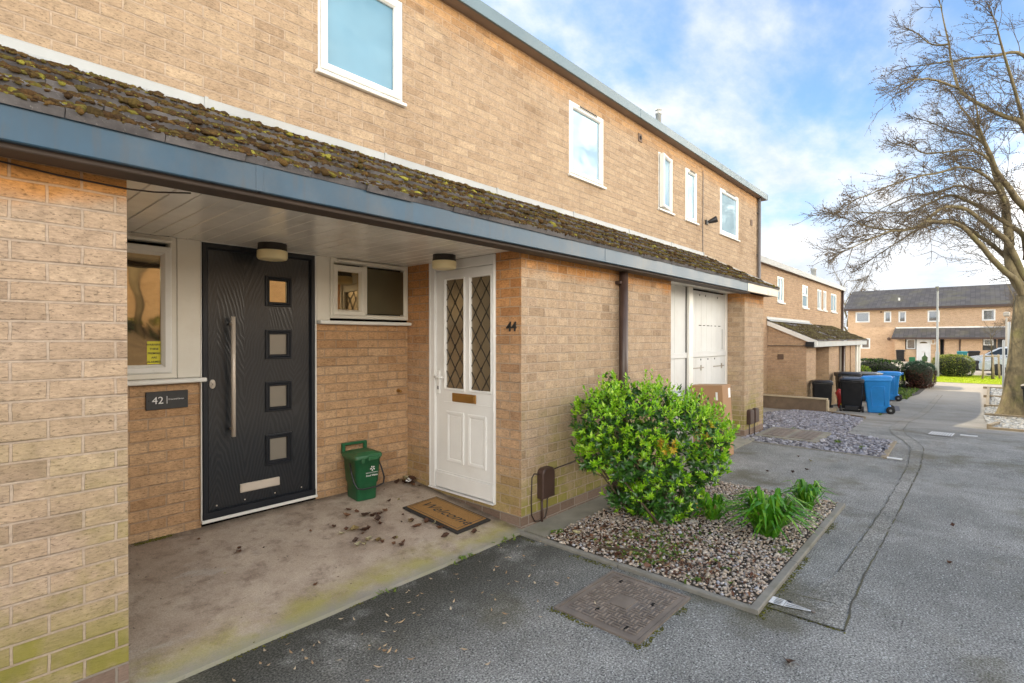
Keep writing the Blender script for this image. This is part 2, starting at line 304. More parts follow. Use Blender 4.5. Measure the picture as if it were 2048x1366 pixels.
M['grey_leaf']=isl('grey_leaf',[(0,(.02,.05,.03)),(.5,(.04,.085,.05)),(1,(.07,.12,.07))],.6,0,trans=.12)
M['red_leaf']=isl('red_leaf',[(0,(.05,.015,.012)),(.6,(.10,.03,.02)),(1,(.09,.07,.03))],.6,0,trans=.12)
M['gold_leaf']=isl('gold_leaf',[(0,(.10,.16,.015)),(.5,(.24,.28,.04)),(1,(.46,.44,.12))],.55,0,trans=.2)
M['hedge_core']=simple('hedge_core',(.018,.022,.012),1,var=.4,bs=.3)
M['grass']=isl('grass',[(0,(.30,.42,.012)),(.5,(.42,.52,.015)),(1,(.5,.55,.03))],.7,0,trans=.3)
M['lawn_base']=simple('lawn_base',(.40,.46,.02),.95,var=.25,scale=6,bs=.4)
def bark():
    t=MT('bark'); o=t.oc(); n1=t.noise(4,5,.6); n2=t.noise(16,5,.65,t.mapv(o,sc=(1,1,.35)))
    c=t.mix(t.mr(n1,.3,.7),(.13,.105,.058),(.235,.19,.10)); c=t.mix(t.mr(n2,.5,.7,0,.7),c,(.09,.07,.04))
    c=t.mix(t.mr(t.noise(2,4,.6,t.mapv(o,loc=(5,2,1))),.5,.7,0,.5),c,(.17,.165,.05))
    return t.fin(c,.9,t.bump(n2,.8,.03))
M['bark']=bark()
M['twig']=simple('twig',(.095,.072,.042),.85,var=.3,scale=2,bs=.2)
def coir():
    t=MT('coir'); f=t.noise(260,3,.7); n=t.noise(7,4,.6)
    c=t.mix(n,(.30,.165,.06),(.42,.25,.10)); c=t.mix(1,c,t.ramp(f,[(.3,.55),(.55,1),(.75,1.25)]),'MULTIPLY')
    return t.fin(c,.95,t.bump(f,.9,.004),spec=.1)
M['coir']=coir()
def tilem():
    t=MT('roof_tile'); n1=t.noise(5,6,.65); f=t.noise(90,3,.6)
    c=t.mix(t.mr(n1,.3,.7),(.06,.055,.058),(.15,.142,.145)); c=t.mix(t.mr(f,.6,.75,0,.5),c,(.3,.3,.28))
    return t.fin(c,.85,t.bump(f,.4,.004))
M['roof_tile']=tilem()
def farroof():
    t=MT('far_roof_tile'); uv=t.uv(); b=t.n('ShaderNodeTexBrick'); t.put(b.inputs['Vector'],uv)
    for k,x in (('Scale',1),('Mortar Size',.012),('Brick Width',.33),('Row Height',.30)): b.inputs[k].default_value=x
    b.inputs['Color1'].default_value=(.04,.038,.042,1); b.inputs['Color2'].default_value=(.07,.066,.07,1); b.inputs['Mortar'].default_value=(.02,.02,.02,1)
    c=t.mix(t.mr(t.noise(.8,5,.6),.45,.7,0,.5),b.outputs['Color'],(.09,.085,.05)); return t.fin(c,.85)
M['far_roof_tile']=farroof()
M['white_boards']=simple('white_boards',(.60,.61,.60),.55,var=.07,scale=3,bs=.08,dirt=((.45,.42,.36),.35))
M['cream_door']=simple('cream_door',(.66,.62,.54),.5,var=.06)
M['wood_white']=simple('wood_white',(.74,.74,.73),.38,var=.05,scale=3,bs=.03,dirt=((.5,.46,.4),.3))
SKY_STR,SUN_E,CLOUD_V,BACK_V=.15,5.0,7.2,9.6; SKY_TINT=(1.45,1.78,1.95,1); CLOUD_LOC=(0.3,1.2,0)
# ------------------------------------------------------------------ mesh helpers
class MB:
    def __init__(s): s.v=[]; s.f=[]; s.mi=[]; s.sm=[]
    def face(s,pts,m=0,sm=False):
        i=len(s.v); s.v+= [tuple(p) for p in pts]; s.f.append(tuple(range(i,i+len(pts)))); s.mi.append(m); s.sm.append(sm)
    def add(s,vs,fs,m=0,sm=False,T=None):
        i=len(s.v)
        s.v+= [tuple(T@Vector(p)) for p in vs] if T is not None else [tuple(p) for p in vs]
        for f in fs: s.f.append(tuple(i+k for k in f)); s.mi.append(m); s.sm.append(sm)
    def box(s,x0,x1,y0,y1,z0,z1,m=0,T=None):
        vs=[(x0,y0,z0),(x1,y0,z0),(x1,y1,z0),(x0,y1,z0),(x0,y0,z1),(x1,y0,z1),(x1,y1,z1),(x0,y1,z1)]
        s.add(vs,[(0,3,2,1),(4,5,6,7),(0,1,5,4),(1,2,6,5),(2,3,7,6),(3,0,4,7)],m,False,T)
    def cbox(s,x0,x1,y0,y1,z0,z1,c=.003,m=0,T=None):      # box with chamfered edges
        xs=[(x0,x0+c),(x1,x1-c)]; ys=[(y0,y0+c),(y1,y1-c)]; zs=[(z0,z0+c),(z1,z1-c)]
        vs=[];idx={}
        for i in (0,1):
            for j in (0,1):
                for k in (0,1):
                    for a,p in enumerate(((xs[i][0],ys[j][1],zs[k][1]),(xs[i][1],ys[j][0],zs[k][1]),(xs[i][1],ys[j][1],zs[k][0]))):
                        idx[(i,j,k,a)]=len(vs); vs.append(p)
        F=[]
        for a in range(3):
            for e in (0,1):
                q=[]
                for (p,r) in ((0,0),(1,0),(1,1),(0,1)):
                    t=[0,0,0]; t[a]=e; t[(a+1)%3]=p; t[(a+2)%3]=r; q.append(idx[(*t,a)])
                F.append(tuple(q if e else q[::-1]))
        for a in range(3):
            b,c2=(a+1)%3,(a+2)%3
            for p in (0,1):
                for r in (0,1):
                    t0=[0,0,0]; t0[b]=p; t0[c2]=r; t1=list(t0); t1[a]=1
                    q=(idx[(*t0,b)],idx[(*t1,b)],idx[(*t1,c2)],idx[(*t0,c2)])
                    F.append(q if (p+r)%2 else q[::-1])
        for i in (0,1):
            for j in (0,1):
                for k in (0,1):
                    q=(idx[(i,j,k,0)],idx[(i,j,k,1)],idx[(i,j,k,2)]); F.append(q if (i+j+k)%2 else q[::-1])
        s.add(vs,F,m,False,T)
    def tube(s,pts,r,n=8,m=0,cap=True,sm=True):
        pts=[Vector(p) for p in pts]; rs=r if isinstance(r,(list,tuple)) else [r]*len(pts)
        i0=len(s.v); up=None
        for k,p in enumerate(pts):
            d=(pts[min(k+1,len(pts)-1)]-pts[max(k-1,0)])
            if d.length<1e-9: d=Vector((0,0,1))
            d.normalize()
            if up is None: up=Vector((0,0,1)) if abs(d.z)<.9 else Vector((1,0,0))
            a=d.cross(up)
            if a.length<1e-6: a=d.cross(Vector((0,1,0)))
            a.normalize(); b=a.cross(d); up=b
            for q in range(n):
                t=2*PI*q/n; s.v.append(tuple(p+(a*math.cos(t)+b*math.sin(t))*rs[k]))
        for k in range(len(pts)-1):
            for q in range(n):
                s.f.append((i0+k*n+q,i0+k*n+(q+1)%n,i0+(k+1)*n+(q+1)%n,i0+(k+1)*n+q)); s.mi.append(m); s.sm.append(sm)
        if cap:
            s.f.append(tuple(i0+q for q in range(n))[::-1]); s.mi.append(m); s.sm.append(False)
            e=i0+(len(pts)-1)*n; s.f.append(tuple(e+q for q in range(n))); s.mi.append(m); s.sm.append(False)
    def lathe(s,prof,n=24,m=0,T=None,sm=True):
        vs=[];fs=[]
        for (r,z) in prof:
            for q in range(n): t=2*PI*q/n; vs.append((r*math.cos(t),r*math.sin(t),z))
        for k in range(len(prof)-1):
            for q in range(n): fs.append((k*n+q,k*n+(q+1)%n,(k+1)*n+(q+1)%n,(k+1)*n+q))
        s.add(vs,fs,m,sm,T)
        s.add([v for v in vs[:n]],[tuple(range(n))[::-1]],m,False,T); s.add(vs[-n:],[tuple(range(n))],m,False,T)
    def build(s,name,mats,parent=None,org=(0,0,0),uv=False,bevel=0):
        me=bpy.data.meshes.new(name); o=Vector(org)
        me.from_pydata([tuple(Vector(p)-o) for p in s.v],[],s.f)
        for m in (mats if isinstance(mats,(list,tuple)) else [mats]): me.materials.append(M[m])
        me.polygons.foreach_set('material_index',s.mi); me.polygons.foreach_set('use_smooth',s.sm)
        if uv:
            ul=me.uv_layers.new(name='UVMap'); 
            for p in me.polygons:
                nx,ny,nz=[abs(c) for c in p.normal]
                for li in p.loop_indices:
                    w=me.vertices[me.loops[li].vertex_index].co+o
                    ul.data[li].uv=(w.y,w.z) if nx>=ny and nx>=nz else ((w.x,w.z) if ny>=nz else (w.x,w.y))
        me.update()
        ob=bpy.data.objects.new(name,me); COL.objects.link(ob)
        if parent is not None: ob.parent=parent
        if bevel:
            b=ob.modifiers.new('bevel','BEVEL'); b.width=bevel; b.segments=2; b.limit_method='ANGLE'
        return ob
def tag(o,label=None,cat=None,group=None,kind=None):
    for k,v in (('label',label),('category',cat),('group',group),('kind',kind)):
        if v: o[k]=v
    return o
def thing(name,label,cat,loc,group=None,rz=0):
    o=bpy.data.objects.new(name,None); COL.objects.link(o); o.location=loc; o.rotation_euler=(0,0,rz); o.empty_display_size=.2
    return tag(o,label,cat,group)
def copy_tree(o,parent=None):
    c=o.copy(); COL.objects.link(c)
    if parent is not None: c.parent=parent
    for ch in list(o.children): copy_tree(ch,c)
    return c
def single(mb,name,mats,label,cat,loc=(0,0,0),group=None,uv=False):    # a thing that is one mesh; verts in world coords
    ob=mb.build(name,mats,None,loc,uv); ob.location=loc; return tag(ob,label,cat,group)
def struct(mb,name,mats,uv=False,kind='structure'):
    return tag(mb.build(name,mats,None,(0,0,0),uv),kind=kind)
def rects(mb,axis,c,u0,u1,v0,v1,holes=(),m=0,depth=0):      # wall face in plane axis=c with rectangular holes (ua,ub,va,vb)
    us=sorted({u0,u1,*[h[0] for h in holes],*[h[1] for h in holes]}); vs=sorted({v0,v1,*[h[2] for h in holes],*[h[3] for h in holes]})
    P=(lambda u,v,d=0:(u,c+d,v)) if axis=='y' else (lambda u,v,d=0:(c+d,u,v))
    for i in range(len(us)-1):
        for j in range(len(vs)-1):
            uc=(us[i]+us[i+1])/2; vc=(vs[j]+vs[j+1])/2
            if any(h[0]<uc<h[1] and h[2]<vc<h[3] for h in holes): continue
            mb.face([P(us[i],vs[j]),P(us[i+1],vs[j]),P(us[i+1],vs[j+1]),P(us[i],vs[j+1])],m)
    if depth:
        for (a,b,e,f) in holes:
            for q in ([(a,e),(a,f)],[(b,f),(b,e)],[(a,f),(b,f)],[(b,e),(a,e)]):
                mb.face([P(*q[0]),P(*q[1]),P(*q[1],depth),P(*q[0],depth)],m)
def frame(mb,axis,c0,c1,u0,u1,v0,v1,w,m=0,ch=.006):          # mitred picture-frame ring from depth c0 (front) to c1, inner lip chamfered
    P=(lambda u,v,d:(u,d,v)) if axis=='y' else (lambda u,v,d:(d,u,v))
    def ring(i,d): return [P(u0+i,v0+i,d),P(u1-i,v0+i,d),P(u1-i,v1-i,d),P(u0+i,v1-i,d)]
    c=c0+(c1-c0)*.25
    R_=[ring(0,c1),ring(0,c0+(c1-c0)*.08),ring(ch,c0),ring(w-2*ch,c0),ring(w,c),ring(w,c1)]
    for a,b in zip(R_[:-1],R_[1:]):
        for k in range(4): mb.face([a[k],a[(k+1)%4],b[(k+1)%4],b[k]],m)
def text_into(mb,body,size,T,m=0,extrude=.001,align='CENTER',offset=0,shear=0,space=1):
    cu=bpy.data.curves.new('t','FONT'); cu.body=body; cu.size=size; cu.extrude=extrude; cu.align_x=align; cu.align_y='CENTER'
    cu.offset=offset; cu.resolution_u=3; cu.shear=shear; cu.space_line=space
    ob=bpy.data.objects.new('t',cu); COL.objects.link(ob)
    dg=bpy.context.evaluated_depsgraph_get(); me=bpy.data.meshes.new_from_object(ob.evaluated_get(dg))
    mb.add([v.co for v in me.vertices],[tuple(p.vertices) for p in me.polygons],m,False,T)
    bpy.data.objects.remove(ob); bpy.data.curves.remove(cu); bpy.data.meshes.remove(me)
def facing(origin,xdir,ydir):                                # matrix taking text plane x,y to given world dirs
    x=Vector(xdir).normalized(); y=Vector(ydir).normalized(); z=x.cross(y)
    mt=Matrix((x,y,z)).transposed().to_4x4(); mt.translation=Vector(origin); return mt

def ico(sub):
    bm=bmesh.new(); bmesh.ops.create_icosphere(bm,subdivisions=sub,radius=1); bm.verts.ensure_lookup_table()
    r=([v.co.copy() for v in bm.verts],[tuple(v.index for v in f.verts) for f in bm.faces]); bm.free(); return r
ICO1,ICO2=ico(1),ico(2)
def inpoly(x,y,P):
    r=False; j=len(P)-1
    for i in range(len(P)):
        if (P[i][1]>y)!=(P[j][1]>y) and x<(P[j][0]-P[i][0])*(y-P[i][1])/(P[j][1]-P[i][1])+P[i][0]: r=not r
        j=i
    return r
def stones(mb,poly,n,s0,s1,zf,flat=.6,angular=False,pile=.012):
    xs=[p[0] for p in poly]; ys=[p[1] for p in poly]
    k=0
    while k<n:
        x,y=U(min(xs),max(xs)),U(min(ys),max(ys))
        if not inpoly(x,y,poly): continue
        k+=1; s=U(s0,s1)*(1 if RN.random()<.9 else 1.5); a,b,c=s*U(.75,1.25),s*U(.6,.95),s*flat*U(.7,1.2)
        T=Matrix.Translation((x,y,zf(x)+c*.35+U(0,pile)))@Matrix.Rotation(U(0,6.3),4,'Z')@Matrix.Rotation(U(-.5,.5),4,'X')@Matrix.Diagonal((a,b,c,1))
        if angular:
            q=RN.randint(4,5); ring=[(math.cos(2*PI*i/q+U(-.4,.4))*U(.7,1.1),math.sin(2*PI*i/q+U(-.4,.4))*U(.7,1.1)) for i in range(q)]
            vs=[(p[0],p[1],1) for p in ring]+[(p[0]*1.05,p[1]*1.05,-1) for p in ring]
            mb.add(vs,[tuple(range(q))]+[(i,i+q,(i+1)%q+q,(i+1)%q)[::-1] for i in range(q)],0,False,T)
        else: mb.add([v*U(.85,1.12) for v in ICO1[0]],ICO1[1],0,True,T)

def leaf(mb,p,d,up,L,W,m=0,fold=.25,droop=.2):               # folded pointed leaf, 4 faces
    d=d.normalized(); s=d.cross(up)
    if s.length<1e-4: s=d.cross(Vector((1,0,0)))
    s.normalize(); u=s.cross(d)
    a=p; b=p+d*L*.5-u*L*droop*.15; c=p+d*L-u*L*droop
    l1=b+s*W*.5+u*W*fold; r1=b-s*W*.5+u*W*fold; l0=p+d*L*.18+s*W*.3+u*W*fold*.5; r0=p+d*L*.18-s*W*.3+u*W*fold*.5
    mb.add([a,l0,l1,c,b,r0,r1],[(0,4,1),(1,4,2),(2,4,3),(0,5,4),(5,6,4),(6,3,4)],m,True)

# ------------------------------------------------------------------ ground
mb=MB()
xs=[-400,-60,-20]+[x*.5 for x in range(-10,100)]+[60,90,160,500]; ys=[-400,-80,-30,-12,-6,-3,-1,0,1,2,3,4,8,15,40,120,400]
nv=len(ys)
for x in xs:
    for y in ys: mb.v.append((x,y,g(x)))
for i in range(len(xs)-1):
    for j in range(nv-1):
        mb.f.append((i*nv+j,(i+1)*nv+j,(i+1)*nv+j+1,i*nv+j+1)); mb.mi.append(0); mb.sm.append(True)
struct(mb,'ground','asphalt')

def sheet(poly_rows,name,mat,dz=.004,kind='structure'):      # strip of left/right point pairs draped on the street
    mb=MB()
    for (a,b),(c,d) in zip(poly_rows[:-1],poly_rows[1:]):
        mb.face([(*a,g(a[0])+dz),(*b,g(b[0])+dz),(*d,g(d[0])+dz),(*c,g(c[0])+dz)])
    return mb
def polyfill(P,name,mat,zf,step=.5):
    mb=MB(); x=min(p[0] for p in P); X1=max(p[0] for p in P)
    def cuts(xx):
        ys=[]
        for i in range(len(P)):
            a,b=P[i],P[(i+1)%len(P)]
            if (a[0]<=xx)!=(b[0]<=xx): ys.append(a[1]+(b[1]-a[1])*(xx-a[0])/(b[0]-a[0]))
        return min(ys),max(ys)
    xs=sorted({round(x+1e-4,4),round(X1-1e-4,4),*[round(p[0]+e,4) for p in P for e in (-1e-4,1e-4) if x<p[0]+e<X1],*[x+step*i for i in range(1,int((X1-x)/step)+1) if x+step*i<X1-1e-3]})
    for a,b in zip(xs[:-1],xs[1:]):
        (l0,h0),(l1,h1)=cuts(a),cuts(b)
        mb.face([(a,l0,zf(a)),(b,l1,zf(b)),(b,h1,zf(b)),(a,h0,zf(a))])
    return struct(mb,name,mat)

# trench reinstatement running down the street, with its dark edges
TR=[(3.06,.50),(3.34,.52),(3.81,.53),(5.33,.51),(7.54,.50),(8.94,.56),(9.63,.67),(10.45,.87),(11.4,1.0),(14,1.12),(20.5,1.14),(26.5,1.09)]
TL=[(3.06,.86),(3.34,.74),(3.81,.66),(5.33,.62),(7.54,.61),(8.94,.70),(9.63,.84),(10.45,1.06),(11.4,1.2),(14,1.3),(20.5,1.3),(26.5,1.22)]
def dense(P,st=.25):
    o=[]
    for a,b in zip(P[:-1],P[1:]):
        n=max(1,int(math.hypot(b[0]-a[0],b[1]-a[1])/st))
        for i in range(n): o.append((a[0]+(b[0]-a[0])*i/n,a[1]+(b[1]-a[1])*i/n))
    return o+[P[-1]]
mb=MB(); A=dense(TR,.4); 
def at(P,x):
    for a,b in zip(P[:-1],P[1:]):
        if a[0]<=x<=b[0]: return a[1]+(b[1]-a[1])*(x-a[0])/(b[0]-a[0])
    return P[-1][1]
prev=None
for (x,y) in A:
    r=[(x,y,g(x)+.003),(x,at(TL,x),g(x)+.003)]
    if prev: mb.face([prev[0],r[0],r[1],prev[1]])
    prev=r
struct(mb,'trench_patch','asphalt_patch')
mb=MB()
def seamline(P,w,brk=0):
    D=dense(P,.08); pr=None
    for i,(x,y) in enumerate(D):
        a=D[max(0,i-1)]; b=D[min(len(D)-1,i+1)]; t=Vector((b[0]-a[0],b[1]-a[1])); 
        if t.length<1e-6: continue
        t.normalize(); nrm=Vector((-t.y,t.x)); j=noise.noise(Vector((x*6,y*6,1)))*.012; ww=w*(.35+.9*abs(noise.noise(Vector((x*3,y*3,7)))))+.001
        c=Vector((x,y))+nrm*j; r=[(*(c+nrm*ww),g(x)+.006),(*(c-nrm*ww),g(x)+.006)]
        if pr and RN.random()>brk: mb.face([pr[0],pr[1],r[1],r[0]])
        pr=r
seamline(TR,.006,.08); seamline(TL[2:],.0045,.3); seamline([(3.06,.87),(3.055,.72),(3.06,.50)],.008); seamline([(3.3,.86),(3.32,.75),(3.34,.6)],.004,.3)
seamline([(5.35,.86),(5.2,.5),(4.9,-.5),(4.6,-2)],.004,.5); seamline([(7.83,.85),(7.83,.62)],.005); seamline([(10.4,1.05),(10.6,.4),(10.8,-.1)],.005,.4)
struct(mb,'asphalt_seams','seam')

# porch slab: falls towards the street
def slabz(y): return .02+(y-2.575)*(.165-.02)/(4.03-2.575)
mb=MB(); nx,ny=14,12
for i in range(nx+1):
    for j in range(ny+1):
        x=.52+(2.995-.52)*i/nx; y=2.57+(4.035-2.57)*j/ny; mb.v.append((x,y+(0.012*noise.noise(Vector((x*2,0,0))) if j==0 else 0),slabz(y)+(.004*noise.noise(Vector((x*2,y*2,3))))))
for i in range(nx):
    for j in range(ny):
        a=i*(ny+1)+j; mb.f.append((a,a+ny+1,a+ny+2,a+1)); mb.mi.append(0); mb.sm.append(True)
for i in range(nx):
    a=i*(ny+1); b=a+ny+1; p,q=mb.v[a],mb.v[b]; mb.face([p,(p[0],p[1]-.004,-.02),(q[0],q[1]-.004,-.02),q])
struct(mb,'porch_slab','porch_concrete')
# concrete strips against the walls
mb=MB(); mb.box(2.99,5.33,2.36,2.62,-.05,.022); struct(mb,'wall_strip','strip_concrete')
mb=MB(); mb.box(5.57,8.05,2.42,2.88,-.05,.02); struct(mb,'shed_pad','strip_concrete')

# gravel beds
BED=[(2.98,.93),(5.33,.93),(5.33,2.36),(2.98,2.36)]
mb=MB()
for i in range(24):
    for j in range(15): mb.v.append((2.97+2.37*i/23,.92+1.45*j/14,.012+.02*noise.noise(Vector((i*.3,j*.3,0)))))
for i in range(23):
    for j in range(14): a=i*15+j; mb.f.append((a,a+15,a+16,a+1)); mb.mi.append(0); mb.sm.append(True)
struct(mb,'bed_soil','soil')
mb=MB(); bz=lambda x:.016
stones(mb,[(2.975,.925),(5.34,.925),(5.34,2.37),(2.975,2.37)],12000,.0055,.0128,bz,.62,pile=.016)
struct(mb,'bed_pebbles','pebble',kind='stuff')
FIELD=[(7.86,2.62),(7.83,.90),(9.45,.95),(9.74,1.58),(10.45,1.64),(12.0,1.72),(13.7,1.9),(15.05,2.85),(15.05,3.6),(8.97,3.6),(8.97,2.62)]
polyfill(FIELD,'slate_ground','slate_bed',lambda x:g(x)+.006)
mb=MB(); stones(mb,FIELD,7500,.014,.034,lambda x:g(x)+.008,.28,True,.01); struct(mb,'slate_chippings','slate_chip',kind='stuff')
RB=[(13.95,-.16),(19.4,-.08),(30.4,-.28),(30.4,-3),(13.95,-3)]
polyfill(RB,'tree_bed_ground','slate_bed',lambda x:g(x)+.01,1)
mb=MB(); stones(mb,[(13.95,-.18),(19.4,-.1),(30.4,-.3),(30.4,-1.0),(20,-1.6),(13.95,-1.6)],4500,.02,.05,lambda x:g(x)+.012,.3,True,.02); struct(mb,'tree_bed_chippings','pale_chip',kind='stuff')
# side garden strip by the hedges and the far lawn
polyfill([(18.6,1.95),(19.2,1.75),(21.0,1.95),(21.3,2.3),(18.8,2.4)],'side_chippings_ground','slate_bed',lambda x:g(x)+.006)
polyfill([(23.6,2.15),(26.2,1.8),(29.5,1.75),(30.5,2.1),(30.5,5),(23.6,4.5)],'hedge_ground','soil',lambda x:g(x)+.007,1)
mb=MB()
for k in range(900):
    x,y=U(23.6,28.5),U(1.95,3.6); p=Vector((x,y,g(x)+.005))
    for q in range(3): leaf(mb,p,Vector((U(-1,1),U(-1,1),U(.3,1.4))),Vector((0,0,1)),U(.04,.12),.03,0)
struct(mb,'ground_cover','weed',kind='stuff')
LAWN=[(32.6,3.4),(32.6,-8),(37.6,-8),(37.2,3.4)]
polyfill(LAWN,'lawn','lawn_base',lambda x:g(x)+.012,1)
mb=MB()
for k in range(9000):
    x,y=U(32.62,37.2),U(-3,3.3); p=Vector((x,y,g(x)+.01)); h=U(.03,.075); a=U(0,6.3); s=Vector((math.cos(a),math.sin(a),0))*.012; t=p+Vector((U(-.02,.02),U(-.02,.02),h))
    mb.face([p-s,p+s,t])
struct(mb,'lawn_grass','grass',kind='stuff')

# ------------------------------------------------------------------ kerbs, covers and markings on the ground
def kerb_run(a,b,w,h,n,labels,group,mat='concrete_edge',name='kerb',below=.08):
    a,b=Vector(a),Vector(b); d=(b-a)/n
    for i in range(n):
        p=a+d*i+d*.004; q=a+d*(i+1)-d*.004; t=(q-p).normalized(); nn=Vector((-t.y,t.x))*w/2
        z0,z1=g(p.x),g(q.x); j=U(-.004,.004); mb=MB(); c=.006
        def pr(pt,z): return [(*(pt-nn),z-below),(*(pt-nn),z+h-c+j),(*(pt-nn*(1-c*2/w)),z+h+j),(*(pt+nn*(1-c*2/w)),z+h+j),(*(pt+nn),z+h-c+j),(*(pt+nn),z-below)]
        A,B=pr(p,z0),pr(q,z1)
        for k in range(5): mb.face([A[k],B[k],B[k+1],A[k+1]])
        mb.face(A); mb.face(B[::-1])
        single(mb,name,mat,labels[i] if isinstance(labels,list) else labels,'kerb',tuple((p.x,p.y,z0)),group)
gk='concrete edging kerbs round the gravel bed'
kerb_run((2.955,2.58),(2.955,.878),.042,.022,2,['concrete edging along the near side of the gravel bed, by the house corner','concrete edging between manhole cover and gravel bed'],gk)
kerb_run((2.93,.90),(5.36,.90),.05,.024,3,['concrete edging at the near front corner of the gravel bed','middle concrete edging along the street side of the gravel bed, cracked','concrete edging beside the small strappy plant, moss at its foot'],gk)
kerb_run((5.355,.93),(5.355,2.36),.045,.022,1,'thin concrete edging along the far side of the gravel bed',gk)
kerb_run((7.84,2.55),(7.82,.88),.035,.012,1,'thin edging between driveway and slate chippings','edging round the slate chippings')
kerb_run((7.82,.88),(9.4,.93),.07,.02,1,'pale worn edging at street side of slate chippings','edging round the slate chippings','timber')
gt='timber edging boards round the beds'
kerb_run((13.7,1.88),(15.1,2.86),.05,.05,1,'dark curved timber edging in front of the wheelie bins',gt,'timber','timber_edging')
kerb_run((15.3,2.9),(16.7,2.95),.05,.10,1,'short timber board running from low wall to bins',gt,'timber','timber_edging')
kerb_run((13.93,-.14),(15.6,-.30),.07,.09,1,'pale timber board at the near corner of the tree bed',gt,'timber','timber_edging')
kerb_run((13.93,-.12),(13.93,-1.9),.06,.05,1,'timber board across the near end of the tree bed',gt,'timber','timber_edging')
kerb_run((22.7,-.19),(30.5,-.28),.08,.08,1,'long timber board along the far part of the tree bed',gt,'timber','timber_edging')
for i,(x,l) in enumerate([(19.6,'timber cross board in the tree bed nearest the trunk'),(22.9,'middle timber cross board in the tree bed'),(26.6,'timber cross board in the tree bed, second from the far end'),(30.5,'farthest timber cross board closing the tree bed')]):
    kerb_run((x,-.1),(x,-1.4),.08,.09,1,l,gt,'timber','timber_edging')

# manhole cover
L=(2.565,1.47,0); t=thing('manhole_cover','rusty rectangular iron manhole cover with basket weave pattern in the asphalt','manhole cover',L)
X0,X1,Y0,Y1=2.26,2.868,1.215,1.728
mb=MB(); frm=.018
for b in ((X0,X1,Y0,Y0+frm),(X0,X1,Y1-frm,Y1),(X0,X0+frm,Y0+frm,Y1-frm),(X1-frm,X1,Y0+frm,Y1-frm)): mb.box(*b,-.02,.010)
mb.build('frame','iron_rust',t,L)
mb=MB(); a,b,c,d=X0+.022,X1-.022,Y0+.022,Y1-.022; mb.box(a,b,c,d,-.02,.007)
nx,ny=11,9; ux,uy=(b-a-.05)/nx,(d-c-.05)/ny
for i in range(nx):
    for j in range(ny):
        cx,cy=a+.025+ux*(i+.5),c+.025+uy*(j+.5)
        if abs(cx-(a+b)/2)<.075 and abs(cy-(c+d)/2)<.06: continue
        for k in (-1,1):
            if (i+j)%2: mb.cbox(cx-ux*.46,cx+ux*.46,cy+k*uy*.24-uy*.14,cy+k*uy*.24+uy*.14,.0065,.0132,.003)
            else: mb.cbox(cx+k*ux*.24-ux*.14,cx+k*ux*.24+ux*.14,cy-uy*.46,cy+uy*.46,.0065,.0132,.003)
mb.box((a+b)/2-.065,(a+b)/2+.065,(c+d)/2-.05,(c+d)/2+.05,.0065,.0125)
mb.build('lid','iron_rust',t,L)
for (x,y) in ((a+.06,c+.09),(a+.12,c+.3),(b-.08,d-.1),(b-.2,c+.1)): mb=MB(); mb.cbox(x-.016,x+.016,y-.009,y+.009,.0068,.0132,.002); mb.build('key_hole','void',t,L)

# white stop tap marker let into the asphalt
L=(3.15,.79,0); mb=MB()
z=.009
mb.face([(3.105,.872,z),(3.195,.872,z),(3.190,.80,z),(3.112,.80,z)],0); 
mb.face([(3.112,.798,z),(3.19,.798,z),(3.165,.672,z),(3.15,.672,z)],0)
for k in range(4): 
    x=3.118+.018*k; mb.face([(x,.85,z+.002),(x+.006,.85,z+.002),(x+.006,.812,z+.002),(x,.812,z+.002)],1)
for k in (-1,0,1):
    mb.face([(3.152+k*.026-.003,.79,z+.002),(3.152+k*.026+.003,.79,z+.002),(3.1585+k*.004,.68,z+.002),(3.1575+k*.004,.68,z+.002)],1)
mb.face([(3.18,.80,z+.003),(3.196,.79,z+.003),(3.192,.765,z+.003),(3.178,.775,z+.003)],1)
mb.lathe([(.010,0),(.010,.006)],12,2,Matrix.Translation((3.157,.662,z-.003)))
single(mb,'stop_tap_marker',['road_white','letter_black','iron_rust'],'white tapered marker in the asphalt at the corner of the gravel bed','ground marker',L)

# paired covers in slate chippings, street drain, white kerb stones
L=(8.75,2.1,g(8.75)); t=thing('inspection_cover','mossy concrete pad with two worn metal covers beside the brick pier','inspection cover',L)
mb=MB(); mb.box(8.26,9.24,1.7,2.52,-.1,.028); mb.build('pad','strip_concrete',t,L)
for y0 in (1.78,2.14):
    mb=MB(); mb.box(8.36,9.12,y0,y0+.3,.02,.036)
    for i in range(9):
        for j in range(4): mb.box(8.39+.08*i,8.39+.08*i+.05,y0+.02+.07*j,y0+.02+.07*j+.03,.035,.041)
    mb.build('cover','iron_rust',t,L)
L=(11.25,.46,g(11.25)); mb=MB()
for k in range(9):
    y=.33+.035*k; mb.face([(10.92,y,g(10.92)+.012),(11.6,y-.02,g(11.6)+.012),(11.6,y+.004,g(11.6)+.012),(10.92,y+.02,g(10.92)+.012)],0)
mb.face([(10.9,.31,g(10.9)+.007),(11.62,.29,g(11.62)+.007),(11.62,.64,g(11.62)+.007),(10.9,.66,g(10.9)+.007)],1)
single(mb,'street_drain',['road_white','concrete_edge'],'pale slotted drain grating across the path in front of the tree','drain',L)
for (x,y0,y1,l) in ((11.45,.02,.24,'short white stone strip set in the path beside the drain'),(7.88,.70,.86,'short white stone strip at the corner of the slate chippings')):
    mb=MB(); mb.box(x-.04,x+.04,y0,y1,g(x)-.03,g(x)+.012); single(mb,'white_strip','road_white',l,'kerb',(x,y0,g(x)),'white stone strips in the path')
